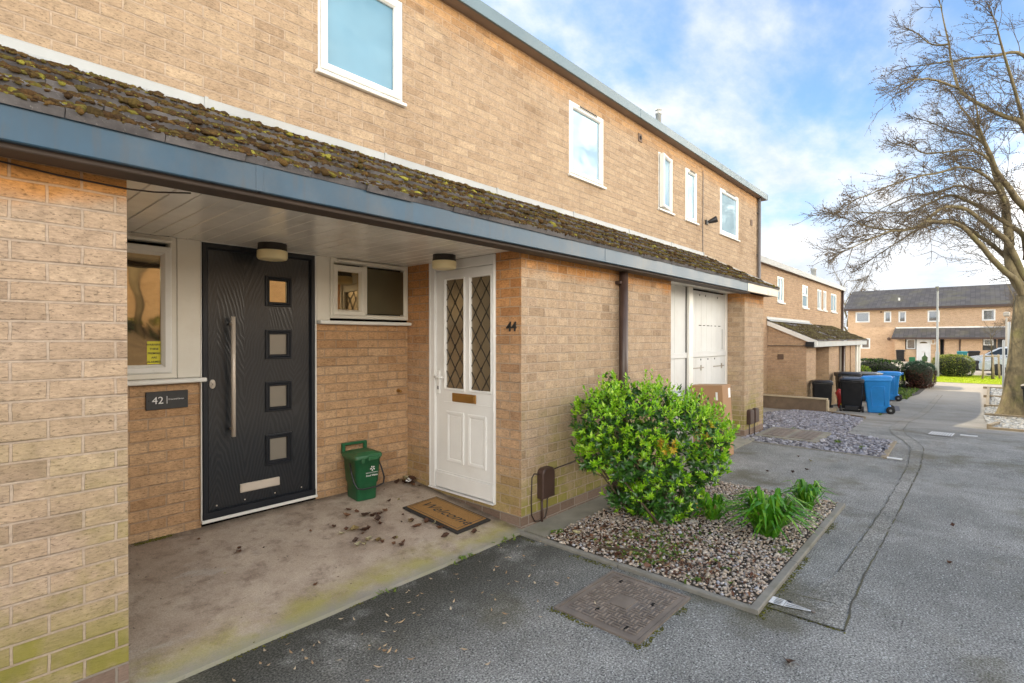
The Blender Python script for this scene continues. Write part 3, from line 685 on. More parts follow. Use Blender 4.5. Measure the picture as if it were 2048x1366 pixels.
# low sleeper wall
L=(15.2,3.7,g(15.2)); t=thing('low_wall','low dark retaining wall with pale capping, in front of the black bins','wall',L)
mb=MB(); mb.box(15.12,15.24,2.9,6.5,-.8,-.085); mb.build('wall_face','sleeper',t,L)
mb=MB(); mb.cbox(15.10,15.26,2.87,6.5,-.083,-.045,.008); mb.cbox(15.10,15.26,2.85,2.897,-.5,-.085,.006); mb.build('coping','cap_stone',t,L)
# ------------------------------------------------------------------ the near terrace
TL_=(6,6,0); HT=thing('brick_terrace','near terrace of buff brick houses with mossy porch roof and two front doors','terrace',TL_)
YU=3.62; YB=4.03
def part(mb,name,mats,uv=False,parent=None,bevel=0): return mb.build(name,mats,parent or HT,TL_,uv,bevel)
W_UP=[(1.885,2.64,3.455,4.307),(5.022,5.78,3.43,4.31),(7.32,7.81,3.45,4.31),(8.29,8.76,3.45,4.31),(9.82,10.82,3.45,4.31)]
mb=MB(); rects(mb,'y',YU,-1.5,12.05,2.80,4.56,W_UP,0,.09); rects(mb,'x',12.05,YU,11,-1,4.6); rects(mb,'y',YU,8.95,12.05,-1,2.80); rects(mb,'x',-1.5,2.6,11,0,4.6); rects(mb,'y',11,-1.5,12.05,-1,4.6)
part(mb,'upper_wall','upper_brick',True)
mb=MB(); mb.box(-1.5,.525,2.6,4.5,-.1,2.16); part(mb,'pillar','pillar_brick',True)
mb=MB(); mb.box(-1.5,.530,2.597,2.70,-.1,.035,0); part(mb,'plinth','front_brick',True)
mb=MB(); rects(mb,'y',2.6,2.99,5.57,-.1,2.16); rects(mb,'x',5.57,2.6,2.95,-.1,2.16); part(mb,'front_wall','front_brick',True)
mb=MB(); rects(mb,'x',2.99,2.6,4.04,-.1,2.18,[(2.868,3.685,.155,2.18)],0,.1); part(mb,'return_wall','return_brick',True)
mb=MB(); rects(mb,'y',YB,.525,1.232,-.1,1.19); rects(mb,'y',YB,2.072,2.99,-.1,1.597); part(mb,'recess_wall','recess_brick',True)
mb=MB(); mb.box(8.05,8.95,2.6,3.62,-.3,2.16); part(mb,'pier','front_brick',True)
mb=MB(); mb.box(-1.4,11.9,4.2,4.25,-.5,4.5); part(mb,'inner_wall','void')

# porch roof: fascia lengths, dark trim, soffits, tiles, moss, lead flashing
FX=[-1.5,.975,3.87,7.54,9.0]
for i,(a,b) in enumerate(zip(FX[:-1],FX[1:])):
    mb=MB(); mb.cbox(a+.0015,b-.0015,2.395,2.425,2.137,2.283,.004)
    if i<3: mb.cbox(b-.02,b+.012,2.3925,2.3955,2.139,2.281,.001)
    if i==3: mb.cbox(8.97,9.0,2.4255,2.7,2.150,2.283,.004)
    o=part(mb,'fascia','fascia_beige' if i==3 else 'fascia_grey'); 
    if i==3: tag(o,'stained beige end length of the porch fascia')
mb=MB(); mb.cbox(-1.5,7.75,2.427,2.555,2.118,2.15,.004); mb.cbox(-1.5,9.0,2.4255,2.455,2.15,2.28,.002); part(mb,'trim_board','soffit_brown')
for a,b,y0,y1 in ((.53,2.985,2.557,4.028),(5.575,8.045,2.557,2.9)):
    mb=MB(); n=int((b-a)/.1)
    for i in range(n): 
        x0=a+(b-a)*i/n; x1=a+(b-a)*(i+1)/n; j=U(-.001,.001); mb.cbox(x0+.0012,x1-.0012,y0,y1,2.157+j,2.17,.004)
    mb.box(a,b,y0,y1,2.1685,2.175,1); part(mb,'soffit',['soffit_white','void'])
mb=MB(); mb.box(-1.5,9.0,2.43,4.2,2.178,2.20); mb.box(-1.5,9,3.63,4.2,2.2,2.8); part(mb,'roof_deck','void')
YE,ZE,YT,ZT=2.392,2.243,3.60,2.895; SL=math.hypot(YT-YE,ZT-ZE); ANG=math.atan2(ZT-ZE,YT-YE); NR=5
def onroof(x,s,h): return Vector((x,YE+math.cos(ANG)*s-math.sin(ANG)*h,ZE+math.sin(ANG)*s+math.cos(ANG)*h))
mb=MB()
for r in range(NR):
    s0=SL*r/NR; s1=s0+SL/NR*1.12
    x=-1.5-(.15 if r%2 else 0)
    while x<9.0:
        x1=min(x+.298,9.02); x0=max(x,-1.5); j=U(-.003,.003); k=U(-.006,.006)
        p=[onroof(x0,s0+k,.012),onroof(x1,s0+k,.012),onroof(x1,s0+k,.046+j),onroof(x0,s0+k,.046+j),onroof(x0,s1,-.004),onroof(x1,s1,-.004),onroof(x1,s1,.017+j),onroof(x0,s1,.017+j)]
        mb.add(p,[(0,1,2,3),(3,2,6,7),(0,3,7,4),(1,5,6,2),(4,5,1,0)])
        x+=.301
part(mb,'roof_tiles','roof_tile')
mb=MB()
def clump(x,s,rad_,h,m):
    T=Matrix.Translation(onroof(x,s,h))@Matrix.Rotation(ANG,4,'X')@Matrix.Rotation(U(0,6.3),4,'Z')@Matrix.Diagonal((rad_*U(.9,1.7),rad_*U(.7,1.1),rad_*U(.55,.9),1))
    o=Vector((U(0,50),U(0,50),U(0,50)))
    mb.add([v*(1+.5*noise.noise(v*2.3+o)+.4*noise.noise(v*6+o)) for v in ICO2[0]],ICO2[1],0,True,T)
k=0
while k<9800:
    x=U(-1.1,8.95); r=RN.randrange(NR); d=noise.noise(Vector((x*1.1,r*.9,2)))*.5+.5+.2*noise.noise(Vector((x*4,r*3,5)))
    if RN.random()>d*1.5+.12: continue
    fr=abs(RN.gauss(0,.42)) if RN.random()<.75 else U(0,1)
    if fr>1: continue
    s=SL*(r+1-fr)/NR if RN.random()<.35 else SL*(r+fr)/NR
    if r==0 and s<.05 and RN.random()<.5: continue
    f=(s/SL*NR)%1; h=.017+.029*(1-f)
    clump(x,s,U(.008,.020)*(1.5 if RN.random()<.08 else 1),h+.001,0); k+=1
for _ in range(40000):                                        # fine felt between the cushions
    x=U(-1.1,9.0); r=RN.randrange(NR); d=noise.noise(Vector((x*1.3,r*.9,8)))*.5+.5+.35*noise.noise(Vector((x*5,r*3,5)))
    if RN.random()>d*1.3+.1: continue
    fr=abs(RN.gauss(0,.35)); 
    if fr>1: continue
    s=SL*(r+fr)/NR; f=(s/SL*NR)%1; q=U(.004,.010)
    T=Matrix.Translation(onroof(x,s-.004,.017+.029*(1-f)))@Matrix.Rotation(ANG,4,'X')@Matrix.Rotation(U(0,6.3),4,'Z')@Matrix.Diagonal((q*1.4,q,q*.7,1))
    mb.add([v*U(.7,1.25) for v in ICO1[0]],ICO1[1],0,True,T)
part(mb,'moss','moss'); bpy.data.objects['moss']['kind']='stuff'
mb=MB()
for i in range(8):
    a=-1.5+i*1.32; b=min(a+1.32,9.02)
    if a>=9.02: break
    z=2.99; 
    mb.add([(a+.003,3.612,z),(b,3.612,z),(b,3.604,z-.008),(a+.003,3.604,z-.008),(b,3.60,2.93),(a+.003,3.60,2.93),(b,3.52,2.885),(a+.003,3.52,2.885)],[(0,1,2,3),(3,2,4,5),(5,4,6,7)])
    mb.box(b-.012,b+.008,3.596,3.6125,2.928,2.992)
part(mb,'flashing','lead')
mb=MB(); mb.add([onroof(9.02,-.0,.05),onroof(9.02,SL,.05),onroof(9.02,SL,-.10),onroof(9.02,0,-.10),onroof(9.04,0,.05),onroof(9.04,SL,.05),onroof(9.04,SL,-.10),onroof(9.04,0,-.10)],[(0,1,2,3),(4,7,6,5),(0,4,5,1),(3,2,6,7),(0,3,7,4)])
part(mb,'barge_board','white_pvc')

# main roof edge
RX=[-2,2.6,6.55,9.6,12.31]
for a,b in zip(RX[:-1],RX[1:]):
    mb=MB(); mb.cbox(a+.002,b-.002,3.49,3.515,4.53,4.655,.003); mb.cbox(b-.03,b-.001,3.487,3.4905,4.532,4.653,.001); part(mb,'roof_fascia','roof_fascia')
mb=MB(); mb.box(-2,12.29,3.516,3.63,4.532,4.545); mb.box(12.0,12.29,3.63,11.3,4.532,4.545); part(mb,'eaves_soffit','eave_brown')
mb=MB(); mb.box(-2,12.31,3.516,11.3,4.60,4.648); mb.box(12.285,12.31,3.516,11.3,4.53,4.5995); part(mb,'roof','roof_fascia')
mb=MB(); mb.lathe([(.055,4.6),(.055,6.15),(.065,6.15),(.065,6.2),(.04,6.2),(.04,6.23),(.066,6.235),(.066,6.26),(.03,6.275)],16,0,Matrix.Translation((10.11,5.0,0))); part(mb,'flue','flue_steel')
for (x,z,m) in ((6.74,4.345,'vent_brown'),(11.6,3.94,'vent_brown')):
    mb=MB(); mb.cbox(x-.055,x+.055,YU-.012,YU-.001,z-.06,z+.06,.004)
    if x<8: mb.lathe([(.028,0),(.028,.004)],14,1,Matrix.Translation((x,YU-.0125,z))@Matrix.Rotation(PI/2,4,'X'))
    part(mb,'air_vent',['vent_brown','void'])
mb=MB(); mb.tube([(12.0,3.575,4.53),(12.0,3.575,-.3)],.034,12)
for z in (4.2,3.3,2.6): mb.box(11.955,12.045,3.57,3.62,z,z+.02)
part(mb,'rain_pipe','pipe_grey')
mb=MB(); mb.tube([(4.415,2.54,2.15),(4.415,2.54,.0)],.043,14)
for z in (2.0,1.0): mb.cbox(4.355,4.475,2.535,2.6,z,z+.03,.004)
part(mb,'rain_pipe','pipe_brown')
mb=MB(); pts=[(9.0,YU-.008,4.42)]+[(9.0+U(-.008,.008),YU-.008,4.42-.13*i) for i in range(1,11)]+[(9.0,YU-.01,3.0)]; mb.tube(pts,.006,6); part(mb,'cable','pipe_grey')
mb=MB(); pts=[(-1.0,2.592,2.18-.05)]+[(x,2.592,z) for x,z in ((-.3,2.126),(.1,2.115),(.31,2.098),(.45,2.094),(.53,2.092))]+[(.62,2.60,2.10),(.75,2.57,2.117)]; mb.tube(pts,.0035,6); part(mb,'cable','cable_brown')
mb=MB(); mb.tube([(2.88,YB-.001,.995),(2.88,YB-.05,.99)],.011,10); mb.lathe([(.018,0),(.018,.006)],12,0,Matrix.Translation((2.88,YB-.001,.995))@Matrix.Rotation(PI/2,4,'X')); part(mb,'overflow_pipe','brass')

# upper windows
def window(parent_part,u0,u1,v0,v1,y,w,gl,sill=True,vent=False,outw=.03,rx=None,mat='white_pvc',so=.05):
    fr=MB(); frame(fr,'y',y-.012,y+.06,u0,u1,v0,v1,outw)
    f=part(fr,'window',mat)
    sh=MB(); frame(sh,'y',y-.022,y+.05,u0+outw-.004,u1-outw+.004,v0+outw-.004,v1-outw+.004,w,0,.007)
    T=None
    if rx:                                                   # sash standing open on its far jamb
        T=Matrix.Translation((u1-outw,y,0))@Matrix.Rotation(rx,4,'Z')@Matrix.Translation((-(u1-outw),-y,0)); sh.v=[tuple(T@Vector(p)) for p in sh.v]
    s_=part(sh,'sash',mat,parent=f)
    pn=MB(); q=[(u0+outw+w-.01,y+.012,v0+outw+w-.01),(u1-outw-w+.01,y+.012,v0+outw+w-.01),(u1-outw-w+.01,y+.012,v1-outw-w+.01),(u0+outw+w-.01,y+.012,v1-outw-w+.01)]
    if T is not None: q=[tuple(T@Vector(p)) for p in q]
    pn.face(q); part(pn,'pane',gl,parent=f)
    if rx:
        bk=MB(); bk.face([(u0+.03,y+.058,v0+.03),(u1-.03,y+.058,v0+.03),(u1-.03,y+.058,v1-.03),(u0+.03,y+.058,v1-.03)]); part(bk,'opening','void',parent=f)
    if sill:
        s=MB(); s.cbox(u0-.02,u1+.02,y-so,y+.03,v0-.028,v0-.001,.005); part(s,'sill',mat,parent=f)
    if vent:
        c=(u0+u1)/2; h=(u1-u0)*.28; vv=MB(); vv.cbox(c-h,c+h,y-.035,y-.010,v1-.045,v1-.02,.004); vv.box(c-h+.02,c+h-.02,y-.0365,y-.0345,v1-.040,v1-.026,1); part(vv,'trickle_vent',[mat,'void'],parent=f)
    return f
YW=YU+.012
window(HT,*W_UP[0],YW,.058,'glass_sky'); window(HT,*W_UP[1],YW,.052,'glass_pale',vent=True)
window(HT,*W_UP[2],YW,.05,'glass_pale',vent=False,rx=rad(9)); window(HT,*W_UP[3],YW,.045,'glass_pale',vent=True); window(HT,*W_UP[4],YW,.055,'glass_pale',vent=True)

# left window of the recess with filler panel
def bar(x0,x1,y0,y1,z0,z1,name,mat,parent=None,c=.004):
    mb=MB(); mb.cbox(x0,x1,y0,y1,z0,z1,c); return part(mb,name,mat,parent=parent)
fr=MB(); frame(fr,'y',YB-.02,YB+.05,.45,1.083,1.213,2.157,.045,0,.005); f=part(fr,'window','cream_pvc')
sh=MB(); frame(sh,'y',YB-.035,YB+.05,.49,1.052,1.25,2.085,.058,0,.010); part(sh,'sash','white_pvc',parent=f)
pn=MB(); pn.face([(.53,YB+.0,1.29),(1.0,YB+.0,1.29),(1.0,YB+.0,2.045),(.53,YB+.0,2.045)]); part(pn,'pane','glass_warm',parent=f)
mb=MB(); mb.cbox(.7,1.05,YB-.05,YB-.021,2.112,2.132,.005); part(mb,'trickle_vent','cream_pvc',parent=f)
mb=MB(); mb.cbox(.45,1.25,YB-.075,YB+.03,1.182,1.2115,.006); part(mb,'sill','white_pvc',parent=f)
bar(1.086,1.231,YB-.016,YB+.05,1.213,2.157,'filler_panel','cream_pvc',f)
# small two light window
fr=MB(); frame(fr,'y',YB-.02,YB+.05,2.195,2.985,1.65,2.157,.04,0,.005); f=part(fr,'window','cream_pvc')
bar(2.50,2.545,YB-.02,YB+.05,1.692,2.115,'mullion','cream_pvc',f)
sh=MB(); frame(sh,'y',YB-.035,YB+.05,2.215,2.52,1.675,2.10,.05,0,.008); part(sh,'sash','cream_pvc',parent=f)
for a,b in ((2.26,2.475),(2.55,2.945)):
    pn=MB(); pn.face([(a,YB+.004,1.70),(b,YB+.004,1.70),(b,YB+.004,2.1),(a,YB+.004,2.1)]); part(pn,'pane','glass_warm' if a<2.5 else 'glass_frost',parent=f)
mb=MB(); mb.cbox(2.25,2.9,YB-.05,YB-.021,2.128,2.146,.005); part(mb,'trickle_vent','cream_pvc',parent=f)
mb=MB(); mb.cbox(2.085,2.989,YB-.07,YB+.03,1.599,1.628,.006); part(mb,'sill','white_pvc',parent=f)
bar(2.075,2.193,YB-.016,YB+.05,1.629,2.157,'filler_panel','cream_pvc',f)

# black front door
D0,D1=1.234,2.058
fr=MB(); frame(fr,'y',YB-.030,YB+.06,D0,D1,.213,2.150,.044,0,.006)
fr.cbox(D0+.002,D1-.002,YB-.0335,YB-.0305,.214,.262,.002)
df=part(fr,'door_frame','frame_black')
mb=MB(); mb.cbox(D0-.008,D1+.014,YB-.036,YB+.03,.190,.212,.003); mb.cbox(D1+.0005,D1+.013,YB-.024,YB+.03,.2125,2.156,.002); mb.cbox(D0-.008,D0-.0005,YB-.022,YB+.03,.2125,2.156,.002); mb.cbox(D0,D1,YB-.026,YB+.03,2.151,2.1565,.001)
part(mb,'door_trim','white_pvc')
HX=[(1.671,1.869,1.727,1.957),(1.671,1.869,1.324,1.546),(1.671,1.869,.922,1.148),(1.671,1.869,.514,.746)]
mb=MB(); rects(mb,'y',YB-.004,D0+.042,D1-.042,.258,2.108,[(a+.02,b-.02,c+.02,d-.02) for a,b,c,d in HX],0,.03); dr=part(mb,'door','door_black'); tag(dr,'black woodgrain front door with four small square panes')
for a,b,c,d in HX:
    k=MB(); frame(k,'y',YB-.020,YB+.02,a,b,c,d,.020,0,.005); frame(k,'y',YB-.012,YB+.02,a+.0195,b-.0195,c+.0195,d-.0195,.014,0,.003); part(k,'glazing_bead','frame_black',parent=dr)
    k=MB(); k.face([(a+.028,YB+.008,c+.028),(b-.028,YB+.008,c+.028),(b-.028,YB+.008,d-.028),(a+.028,YB+.008,d-.028)]); part(k,'pane','glass_door' if c<1.7 else 'glass_warm',parent=dr)
k=MB(); k.tube([(1.422,YB-.065,1.636),(1.422,YB-.065,.778)],.0145,16)
for z in (1.585,.83): k.tube([(1.422,YB-.06,z),(1.422,YB-.004,z)],.009,10)
part(k,'pull_handle','steel',parent=dr)
k=MB(); T=Matrix.Translation((1.303,YB-.004,1.158))@Matrix.Rotation(PI/2,4,'X')@Matrix.Diagonal((.6,1,1,1)); k.lathe([(.033,0),(.033,.006),(.029,.009),(.012,.009),(.012,.011)],20,0,T); k.box(1.3005,1.3055,YB-.0165,YB-.0145,1.15,1.164,1); part(k,'lock','steel void'.split(),parent=dr)
k=MB(); k.cbox(1.484,1.773,YB-.018,YB-.0045,.349,.413,.004); k.cbox(1.495,1.762,YB-.0205,YB-.0175,.357,.405,.002); part(k,'letter_plate','steel',parent=dr)
for x in (1.33,1.52,1.74,1.95):
    k=MB(); k.lathe([(.006,0),(.004,.004)],8,0,Matrix.Translation((x,YB-.0045,.292))@Matrix.Rotation(PI/2,4,'X')); part(k,'screw_cap','steel',parent=dr)

# white leaded front door in the return wall (plane x=2.99, facing the camera)
XD=2.99
fr=MB()
for (a,b,c,d) in ((3.605,3.683,.16,2.155),(2.870,2.888,.16,2.155),(2.889,3.604,2.075,2.155)): fr.cbox(XD-.02,XD+.08,a,b,c,d,.005)
fr.cbox(XD-.035,XD+.08,2.870,3.683,.150,.1595,.002); fr.cbox(XD-.024,XD+.02,3.66,3.6828,.161,2.154,.003)
part(fr,'door_frame','wood_white')
A,B,Z0,Z1=2.889,3.604,.165,2.072
holes=[(3.244,3.481,1.045,1.993),(2.925,3.165,1.045,1.993)]
mb=MB(); rects(mb,'x',XD+.0,A,B,Z0,Z1,[(a-.012,b+.012,c-.012,d+.012) for a,b,c,d in holes],0,.03)
for a,b,c,d in ((3.256,3.449,.42,.836),(2.988,3.180,.42,.832)):     # raised panels
    frame(mb,'x',XD-.010,XD+.004,a-.012,b+.012,c-.012,d+.012,.03,0,.008)
    mb.cbox(XD-.003,XD+.003,a+.026,b-.026,c+.026,d-.026,.002)
mb.cbox(XD-.004,XD+.003,2.90,3.50,.925,.93,.001); mb.cbox(XD-.014,XD-.001,A+.002,B-.002,Z0+.002,.305,.006); mb.cbox(XD-.005,XD-.0005,A+.002,B-.002,.31,.316,.001)
dw=part(mb,'door','wood_white'); tag(dw,'white front door with diamond leaded glass and brass letter plate')
for a,b,c,d in holes:
    k=MB(); frame(k,'x',XD-.010,XD+.02,a-.014,b+.014,c-.014,d+.014,.018,0,.004); part(k,'glazing_bead','wood_white',parent=dw)
    k=MB(); k.face([(XD+.015,a,c),(XD+.015,b,c),(XD+.015,b,d),(XD+.015,a,d)]); part(k,'pane','glass_hall',parent=dw)
    k=MB(); n=5.35; hp=(d-c)/n; wd=b-a
    def clipseg(p,q):
        (u0,v0),(u1,v1)=p,q; t0,t1=0,1
        for lo,hi,s,e in ((a,b,u0,u1),(c,d,v0,v1)):
            dd=e-s
            if abs(dd)<1e-9: continue
            ta,tb=(lo-s)/dd,(hi-s)/dd
            if ta>tb: ta,tb=tb,ta
            t0=max(t0,ta); t1=min(t1,tb)
        if t1-t0<.01: return None
        return [(u0+(u1-u0)*t,v0+(v1-v0)*t) for t in (t0,t1)]
    hp=(d-c)/5.0; sl=hp/(.53*wd)
    for sgn in (1,-1):
        for i in range(-7,12):
            z0=d-.214*(d-c)+hp*2-hp*i; sgm=clipseg((a-.5*wd,z0-sgn*sl*.5*wd),(b+.5*wd,z0+sgn*sl*1.5*wd))
            if sgm:
                (p0,q0),(p1,q1)=sgm; k.tube([(XD+.011,p0,q0),(XD+.011,p1,q1)],.0034,5,cap=False)
    part(k,'lead_came','lamp_black',parent=dw)
mb=MB(); mb.box(XD+.018,XD+.022,2.9,3.5,1.555,1.585); part(mb,'inner_rail','cream_pvc',parent=dw)
k=MB(); k.cbox(XD-.016,XD-.0045,3.088,3.380,.938,1.012,.004); k.cbox(XD-.0205,XD-.0155,3.10,3.368,.95,1.0,.003); part(k,'letter_plate','brass',parent=dw)
k=MB(); k.cbox(XD-.016,XD-.0005,3.545,3.583,.99,1.20,.006); k.tube([(XD-.016,3.565,1.145),(XD-.055,3.565,1.145),(XD-.058,3.54,1.145),(XD-.055,3.455,1.14)],.0095,10); k.box(XD-.0175,XD-.0155,3.558,3.57,1.03,1.06,1); part(k,'handle',['wood_white','void'],parent=dw)
k=MB(); k.lathe([(.016,0),(.016,.008),(.009,.012)],14,0,Matrix.Translation((XD-.0005,2.879,1.50))@Matrix.Rotation(-PI/2,4,'Y')); part(k,'bell_push','wood_white')

# boarded store front beyond number 44
YS=2.86
mb=MB()
for x0,x1 in ((5.57,5.9),(5.9,6.23),(6.23,6.57)): mb.cbox(x0+.002,x1-.002,YS,YS+.03,.03,2.16,.003)
for z in (1.26,): mb.cbox(5.57,6.57,YS-.018,YS-.0005,z-.035,z+.035,.004)
part(mb,'board_panel','white_boards')
mb=MB(); mb.cbox(6.575,6.70,YS-.045,YS+.03,.03,2.156,.006); mb.box(6.56,6.5745,YS-.01,YS+.03,.03,2.156,1); part(mb,'door_post',['white_pvc','numeral_dark'])
mb=MB(); n=7
for i in range(n): x0=6.705+(7.97-6.705)*i/n; mb.cbox(x0+.002,x0+(7.97-6.705)/n-.002,YS-.004,YS+.03,.03,2.13,.003)
mb.cbox(6.72,7.95,YS-.024,YS-.0045,1.225,1.30,.004); 
st=part(mb,'store_door','white_boards')
for x in (7.05,7.3,7.55): k=MB(); k.lathe([(.013,0),(.013,.003)],10,0,Matrix.Translation((x,YS-.0045,1.19))@Matrix.Rotation(PI/2,4,'X')); part(k,'bolt_hole','void',parent=st)
for x0,x1,z0,z1 in [(6.98+.14*i,6.98+.14*i+U(.04,.1),1.655,1.665) for i in range(6)]+[(7.84,7.85,1.32,1.62)]+[(x,x+.02,2.06,2.09) for x in (7.0,7.2,7.65)]:
    k=MB(); k.box(x0,x1,YS-.0055,YS-.004,z0,z1); part(k,'gap','void',parent=st)
for a,b in ((6.74,7.15),(7.5,7.92)): k=MB(); k.cbox(a,b,YS-.010,YS-.0045,1.07,1.085,.001); k.cbox(a+.3,a+.33,YS-.012,YS-.0045,1.04,1.115,.001); part(k,'hinge','metal_dull',parent=st)
mb=MB(); mb.cbox(7.972,8.049,YS-.012,YS+.03,.03,2.156,.004); part(mb,'door_post','white_pvc')

# ------------------------------------------------------------------ things fixed to or standing by the terrace
def porch_light(x,y,r,label):
    L=(x,y,2.157); t=thing('porch_light',label,'light',L,'round bulkhead lights under the porch soffit')
    T=Matrix.Translation(L); k=MB(); k.lathe([(r*.98,0),(r*.98,-.03),(r,-.034),(r,-.05)],32,0,T); k.build('base','lamp_black',t,L)
    k=MB(); k.lathe([(r*1.0,-.0505),(r*1.03,-.054),(r*1.03,-.098),(r*.97,-.11),(r*.8,-.114)],32,0,T); k.build('diffuser','opal',t,L)
porch_light(1.616,3.77,.098,'round opal light on the soffit above the black door'); porch_light(2.766,3.235,.095,'round opal light on the soffit above the white door')
L=(1.03,YB-.006,1.07); t=thing('house_sign','black slate house number sign under the left window','house sign',L)
k=MB(); k.cbox(.908,1.150,YB-.013,YB-.001,1.011,1.130,.002); k.build('slate','slate_sign',t,L)
k=MB(); T=lambda x,z: facing((x,YB-.0135,z),(1,0,0),(0,0,1))
text_into(k,'42',.066,T(.974,1.0695)); text_into(k,'Cresswell Street',.0135,T(1.079,1.075)); k.box(1.0245,1.0275,YB-.0145,YB-.0132,1.047,1.097); k.build('lettering','letter_white',t,L)
for x in (.925,1.136): k=MB(); k.lathe([(.005,0),(.004,.002)],10,0,Matrix.Translation((x,YB-.0132,1.072))@Matrix.Rotation(PI/2,4,'X')); k.build('screw','letter_black',t,L)
L=(.975,YB-.004,1.38); t=thing('warning_sticker','yellow alarm warning sticker in the corner of the left window','sticker',L)
k=MB(); k.box(.918,.996,YB-.0024,YB-.0014,1.312,1.461); k.build('sheet','sticker_yellow',t,L)
k=MB()
for i,w in enumerate(('WARNING','THESE','PREMISES','ARE','ALARMED')): text_into(k,w,.0175,facing((.957,YB-.003,1.443-.0282*i-.004),(1,0,0),(0,0,1)),extrude=.0003,offset=.0004)
k.build('lettering','letter_black',t,L)
# iron numerals
L=(XD-.004,2.70,1.57); k=MB(); text_into(k,'44',.105,facing((XD-.006,2.700,1.568),(0,-1,0),(0,0,1)),extrude=.004,offset=.0015,shear=.1)
single(k,'house_number','numeral_dark','dark metal house number 44 on the brick beside the white door','house number',L)
# brown cable box with loops on the front wall
L=(3.26,2.6,.33); t=thing('cable_box','brown cable junction box with looping wires low on the wall beside the bush','junction box',L)
k=MB(); w=.082; pr=[]
def boxprof(x0,x1,z0,z1,d,name,par,LL):
    k=MB(); ring=[]
    n=6; r=(x1-x0)*.28
    out=[(x0,z0),(x1,z0)]+[(x1-r+r*math.cos(a),z1-r+r*math.sin(a)) for a in [PI/2*i/n for i in range(n+1)]]+[(x0+r-r*math.sin(a),z1-r+r*math.cos(a)) for a in [PI/2*i/n for i in range(n+1)]]
    cx,cz=(x0+x1)/2,(z0+z1)/2
    L0=[(x,2.5985,z) for x,z in out]; L1=[(x,2.6-d+.008,z) for x,z in out]; L2=[(cx+(x-cx)*.88,2.6-d,cz+(z-cz)*.94) for x,z in out]
    for a,b in ((L0,L1),(L1,L2)):
        for i in range(len(out)): j=(i+1)%len(out); k.face([a[i],a[j],b[j],b[i]])
    k.face(L2); return k.build(name,'box_brown',par,LL)
boxprof(3.18,3.338,.215,.452,.062,'cover',t,L)
k=MB(); k.tube([(3.21,2.575,.40),(3.13,2.589,.42),(3.108,2.592,.39),(3.10,2.592,.2),(3.105,2.592,.10),(3.14,2.59,.045),(3.20,2.588,.035),(3.27,2.588,.045),(3.295,2.59,.10),(3.30,2.59,.22)],.0048,7)
k.tube([(3.33,2.58,.41),(3.45,2.592,.413),(3.7,2.592,.424),(4.0,2.592,.42),(4.36,2.592,.43)],.0048,7); k.build('wires','cable_brown',t,L)
k=MB(); k.tube([(3.225,2.586,.22),(3.225,2.586,-.03)],.009,8); k.build('conduit','box_brown',t,L)
for x,l in ((8.235,'left of two brown cable boxes low on the brick pier'),(8.47,'right of two brown cable boxes low on the brick pier')):
    L=(x,2.6,.3); t=thing('cable_box',l,'junction box',L,'pair of brown boxes on the brick pier'); boxprof(x-.09,x+.09,.19,.405,.06,'cover',t,L)
    k=MB(); k.tube([(x,2.585,.2),(x+.01,2.587,.05),(x,2.587,-.05)],.007,7); k.build('conduit','cable_brown',t,L)
L=(9.16,YU-.05,3.56); t=thing('security_light','small black lamp on the brickwork between the upper windows','light',L)
k=MB(); k.cbox(9.11,9.19,YU-.03,YU-.001,3.5,3.58,.005); k.build('bracket','black_plastic',t,L)
k=MB(); k.lathe([(.025,-.05),(.04,0),(.055,.08),(.055,.10)],16,0,Matrix.Translation((9.16,YU-.09,3.55))@Matrix.Rotation(rad(70),4,'X')@Matrix.Rotation(rad(25),4,'Y')); k.build('lamp_head','black_plastic',t,L)

# door mat
L=(2.71,3.15,slabz(3.15)); t=thing('door_mat','coir welcome mat with black border lying in front of the white door','door mat',L)
TILT=math.atan2(.145,1.455); TM=Matrix.Translation((2.705,3.145,slabz(3.145)+.004))@Matrix.Rotation(TILT,4,'X')@Matrix.Rotation(rad(3),4,'Z')
k=MB(); k.cbox(-.185,.185,-.315,.315,0,.012,.004,0,TM); k.build('rubber_back','mat_edge',t,L)
k=MB(); k.cbox(-.155,.165,-.282,.298,.0122,.0165,.002,0,TM); k.build('coir','coir',t,L)
k=MB(); z=.0172
for a,b,c,d in ((-.14,.15,-.266,-.260),(-.14,.15,.276,.282),(-.14,-.134,-.26,.276),(.144,.15,-.26,.276)): k.add([(a,c,z),(b,c,z),(b,d,z),(a,d,z)],[(0,1,2,3)],0,False,TM)
text_into(k,'Welcome',.135,TM@facing((-.005,.0,z),(0,-1,0),(1,0,0)),extrude=.0002,shear=.35,offset=.0005)
k.build('print','letter_black',t,L)

# green food caddy
L=(2.385,3.86,slabz(3.86)); t=thing('food_caddy','green food waste caddy with black bail handle beside the black door','caddy',L)
CT=Matrix.Translation((2.395,3.862,slabz(3.80)-.001))@Matrix.Rotation(rad(-4),4,'Z')
def rr(w,d,z,r,n=4,dy=0):
    o=[]
    for cx,cy,a0 in ((w-r,d-r,0),(-w+r,d-r,PI/2),(-w+r,-d+r,PI),(w-r,-d+r,1.5*PI)):
        for i in range(n+1): a=a0+PI/2*i/n; o.append((cx+r*math.cos(a),cy+r*math.sin(a)+dy,z))
    return o
def loft(k,rings,m=0,T=None,cap=(1,1),sm=True):
    n=len(rings[0]); vs=[p for r in rings for p in r]; fs=[(a*n+i,a*n+(i+1)%n,(a+1)*n+(i+1)%n,(a+1)*n+i) for a in range(len(rings)-1) for i in range(n)]
    k.add(vs,fs,m,sm,T)
    if cap[0]: k.add(rings[0],[tuple(range(n))[::-1]],m,False,T)
    if cap[1]: k.add(rings[-1],[tuple(range(n))],m,False,T)
